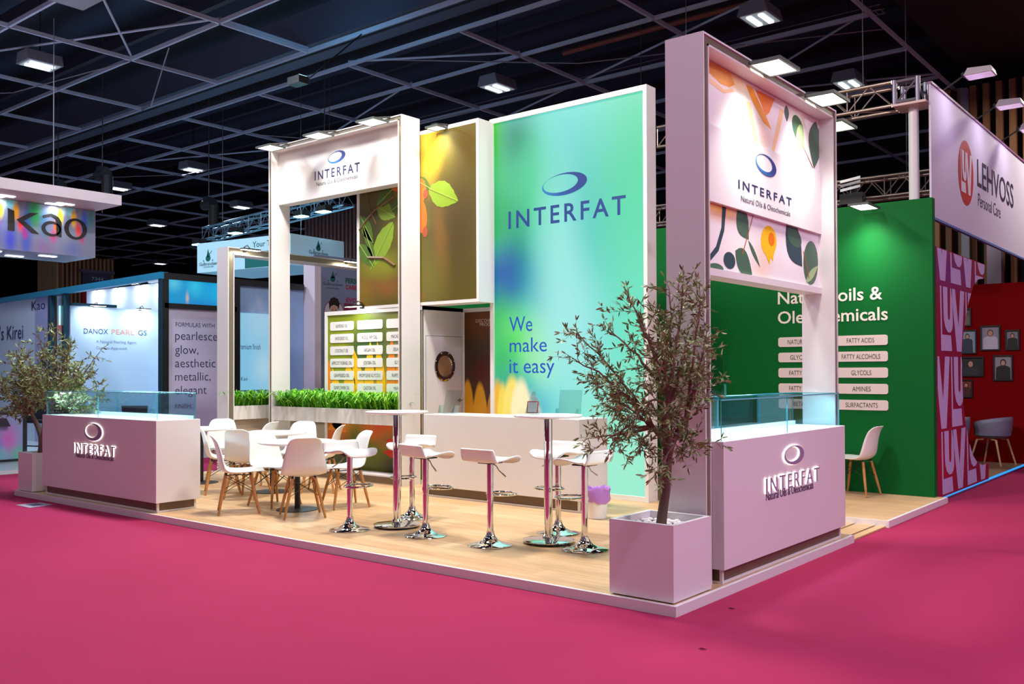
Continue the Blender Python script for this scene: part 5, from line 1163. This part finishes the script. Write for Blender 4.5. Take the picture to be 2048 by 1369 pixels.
# slab sign
t = thing('hanging_slab_sign', 'hanging white slab sign with holographic front and black lettering', 'sign', (-12, 0, 4))
b = MB(); b.box(-14.3, -11.32, -6, 2.4, 4.24, 4.40); b.build('slab', mat('sign_slab_white', '#cfc3cc', .5), t)
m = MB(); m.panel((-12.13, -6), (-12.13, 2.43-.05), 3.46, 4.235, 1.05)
HOLO = blob('holo_foil', '#8790ae', [(.81, .5, .025, .9, '#2f49d8', .8), (.84, .2, .02, .5, '#3346e6', .9), (.868, .2, .018, .6, '#2b4fd6', .8), (.828, .98, .010, .22, '#c8fbff', 1, .3), (.842, .98, .012, .22, '#8ff6ff', 1, .3), (.822, .78, .009, .26, '#ffe23a', 1, .3), (.816, .56, .009, .22, '#ff5a2a', 1, .2), (.813, .38, .010, .18, '#e2267a', .9, .2), (.850, .78, .008, .26, '#ffb41e', 1, .3), (.858, .54, .008, .22, '#ff3b4a', 1, .2), (.866, .38, .009, .2, '#c22a9a', .9, .2), (.872, .66, .012, .4, '#2a5ae0', .8, .2), (.884, .80, .02, .45, '#14b056', .95, .2), (.90, .62, .012, .5, '#2f8fd0', .7), (.937, .98, .010, .22, '#c8fbff', 1, .3), (.951, .98, .012, .22, '#8ff6ff', 1, .3), (.931, .78, .009, .26, '#ffe23a', 1, .3), (.924, .56, .009, .22, '#ff7a2a', 1, .2), (.918, .36, .010, .2, '#d84a9a', .8, .2), (.957, .78, .008, .26, '#ffc41e', 1, .3), (.966, .56, .008, .24, '#ff4a3a', 1, .2), (.973, .40, .008, .2, '#d8408a', .8, .2), (.978, .72, .010, .4, '#2a6ae8', .9, .2), (.99, .85, .010, .5, '#1ea0a8', .8), (.955, .12, .03, .3, '#5a6ec0', .6), (.90, .12, .03, .3, '#9a5ab0', .5)], rough=.35)  # iridescent reflections painted into the foil's base colour
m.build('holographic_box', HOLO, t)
F = FE(-12.13); BK = mat('sign_black', '#1b1b1d', .5)
m = MB()
m.prism([(1.0, 4.10), (1.09, 4.07), (1.10, 3.76), (1.0, 3.76)], F, .0, .01); m.prism([(1.13, 3.94), (1.33, 4.07), (1.46, 4.08), (1.24, 3.935), (1.47, 3.75), (1.36, 3.755)], F, 0, .01)
def ring2(cx, cz, a, b_, c2, a2, b2):
    n = 36; v = []
    for k in range(n):
        tq = 2*PI*k/n
        for (x, z) in ((cx+a*math.cos(tq), cz+b_*math.sin(tq)), (c2+a2*math.cos(tq), cz+b2*math.sin(tq))): v += [F(x, z, 0), F(x, z, .01)]
    f = []
    for k in range(n):
        i, j = 4*k, 4*((k+1) % n); f += [(i+1, j+1, j+3, i+3), (i, j, j+1, i+1), (i+2, i+3, j+3, j+2)]
    m.add(v, f)
ring2(1.66, 3.86, .15, .12, 1.675, .11, .085); m.prism([(1.74, 3.76), (1.82, 3.74), (1.82, 3.98), (1.77, 4.06), (1.66, 4.10), (1.53, 4.06), (1.53, 4.02), (1.66, 4.06), (1.72, 4.02), (1.74, 3.95)], F, 0, .01); ring2(2.05, 3.90, .185, .17, 2.05, .115, .135)
m.build('lettering', BK, t)
for i, (x, y, z) in enumerate(((-11.85, .85, 4.235), (-12.0, .75, 4.235), (-11.85, 1.75, 4.235), (-12.0, 1.65, 4.235), (-12.45, .9, 3.455), (-12.45, 1.75, 3.455), (-12.85, 1.4, 3.455))):
    q = MB(); q.box(x-.05, x+.05, y-.13, y+.13, z-.008, z); q.build('downlight', mat('downlight', '#ffffff', .5, 0, 3, '#e8f4ff'), t)
for y in (-.5, .85, 1.7): area('downlight_light', (-11.95, y, 4.2), .1, .3, 2.2, (.9, .95, 1), (-12.2, y, 3), 160, t)
for (y, l) in ((.6, 'a'), (2.0, 'b')): MB().cyl((-12.8, y, 4.4), (-12.8, y, 7.5), .008, n=5).build('steel_wire', ALU, t)
# counters and seats of the left stand
t = thing('foil_counter', 'holographic fronted counter with black edges at the far left', 'counter', (-14, 1, .06))
b = MB(); b.panel((-13.6, -2), (-13.6, 1.9), .10, .86, .7); b.build('body', blob('foil_front', '#8f9ac6', [(.93, .45, .06, .5, '#d25ab8', .8), (.87, .3, .05, .5, '#5a5ae0', .7), (.97, .1, .05, .3, '#4ac88a', .7), (.90, .1, .05, .3, '#58c8c0', .6), (.8, .6, .1, .6, '#5a78e6', .7)], rough=.25), t)  # foil front: coloured reflections are part of its base colour
b = MB(); b.box(-14.3, -13.58, -2, 1.92, .86, .89); b.box(-13.64, -13.585, 1.86, 1.915, .06, .86); b.box(-13.64, -13.585, -2, 1.86, .06, .10); b.build('edge_frame', KBL, t)
b = MB(); b.prism([(1.15, .66), (1.62, .66), (1.55, .80), (1.15, .80)], FE(-13.59), 0, .10); b.build('shelf_tray', mat('tray_dark', '#2a2638', .4), t)
t = thing('white_bowl', 'white bowl on the holographic counter at photo edge', 'bowl', (-13.9, 1.25, .89))
MB().lathe((-13.9, 1.28, .892), [(.09, 0), (.16, .05), (.21, .13), (.205, .13), (.15, .06), (.0, .02)], 28, cap=False).build('bowl_body', PLAST, t, smooth=True)
def black_seat(label, x, y, a, h, name='bar_chair', cat='chair'):
    t = thing(name, label, cat, (x, y, .06)); F = lambda u, v, z: (x+u*math.cos(a)-v*math.sin(a), y+u*math.sin(a)+v*math.cos(a), .06+z)
    b = MB()
    for u in (-.2, .2):
        for v in (-.2, .2): q = MB(); q.bar(F(u, v, 0), F(u, v, h), .025, .025); q.build('leg', KBL, t)
    b.add([F(u, v, z) for z in (h, h+.05) for u, v in ((-.22, -.22), (.22, -.22), (.22, .22), (-.22, .22))], [(0, 3, 2, 1), (4, 5, 6, 7), (0, 1, 5, 4), (1, 2, 6, 5), (2, 3, 7, 6), (3, 0, 4, 7)]); b.build('seat', KBL, t)
    b = MB(); b.add([F(u, v, z) for u in (-.24, -.20) for v, z in ((-.22, h+.05), (.22, h+.05), (.25, h+.42), (-.25, h+.42))], [(0, 1, 2, 3), (7, 6, 5, 4), (0, 4, 5, 1), (1, 5, 6, 2), (2, 6, 7, 3), (3, 7, 4, 0)]); b.build('backrest', KBL, t)
    b = MB(); b.bar(F(-.2, -.2, h*.35), F(.2, -.2, h*.35), .02, .02); b.bar(F(-.2, .2, h*.35), F(.2, .2, h*.35), .02, .02); b.build('foot_rail', KBL, t)
black_seat('black stool by the end of the holographic counter', -13.9, 2.35, .3, .62, 'bar_stool', 'stool')
black_seat('black lounge chair seen through the left end of the left glass case', -13.9, 4.15, 2.2, .45)
black_seat('black lounge chair seen through the middle of the left glass case', -13.3, 4.9, 2.4, .45)
t = thing('lounge_table', 'pale square table between the black lounge chairs', 'table', (-13.9, 4.75, .06))
MB().box(-14.3, -13.7, 4.5, 5.1, .72, .75).build('table_top', KWH, t); MB().cyl((-14, 4.8, .06), (-14, 4.8, .72), .05, n=16).build('column', KWH, t); MB().cyl((-14, 4.8, .06), (-14, 4.8, .08), .24, n=28).build('base', KWH, t)
# small lamps on the stand
clip_lamp('clip lamp on top of the oil list panel', (-6.93, 3.42, 2.47), (-6.93, 3.7, 0), 4, (1, .95, .86), .26)
clip_lamp('clip lamp at the near end of the lower left frame', (-8.93, 3.15, 3.40), (-9.2, 3.15, 0), 4, (1, .93, .8), .3)
clip_lamp('clip lamp toward the far end of the lower left frame', (-8.93, 5.15, 3.40), (-9.2, 5.15, 0), 4, (1, .93, .8), .3)
# litter and floor sticker
t = thing('floor_sticker', 'white sticker with dark print flat on the carpet by the left corner', 'sticker', (-9, -.3, .002))
SQ = ((-8.54, -.38), (-8.16, -.38), (-8.21, -.09), (-8.52, -.10))
m = MB(); m.add([(p[0], p[1], .0035) for p in SQ], [(0, 1, 2, 3)]); m.build('sheet', mat('sticker_white', '#a9a6b6', .6), t)
cx = sum(p[0] for p in SQ)/4; cy = sum(p[1] for p in SQ)/4
m = MB(); m.add([(cx+(p[0]-cx)*.6, cy+(p[1]-cy)*.45, .0042) for p in SQ], [(0, 1, 2, 3)]); m.build('dark_print', mat('sticker_ink', '#47466a', .6), t)
for (x, y, l) in ((.155, .40, 'tiny dry leaf on the carpet nearest the platform corner'), (.42, -.51, 'tiny dry leaf on the carpet in front of the cube planter')):
    tag(MB().add([(x, y, .003), (x+.02, y+.005, .012), (x+.05, y+.02, .004), (x+.025, y+.02, .004)], [(0, 1, 2, 3)]).build('dry_leaf', LEAF3), l, 'leaf')
t = thing('ceiling_uplight', 'small black spotlight washing the long ceiling duct with cyan above tall portal', 'lamp', (-9.4, 4.4, 6.4))
b = MB(); b.box(-9.55, -9.25, 4.3, 4.5, 6.28, 6.4); b.build('housing', BLACK, t)
b = MB(); b.box(-9.53, -9.27, 4.32, 4.48, 6.4, 6.41); b.build('lens', mat('cyan_lens', '#ffffff', .4, 0, 7, '#9feaff'), t)
b = MB(); b.cyl((-9.4, 4.52, 6.34), (-9.4, 5.8, 7.52), .012, n=6); b.build('bracket_arm', BLACK, t)
area('lamp_light', (-9.4, 4.4, 6.43), .25, .15, 26, (.15, .62, 1), (-9.6, 6.6, 8.0), 170, t)
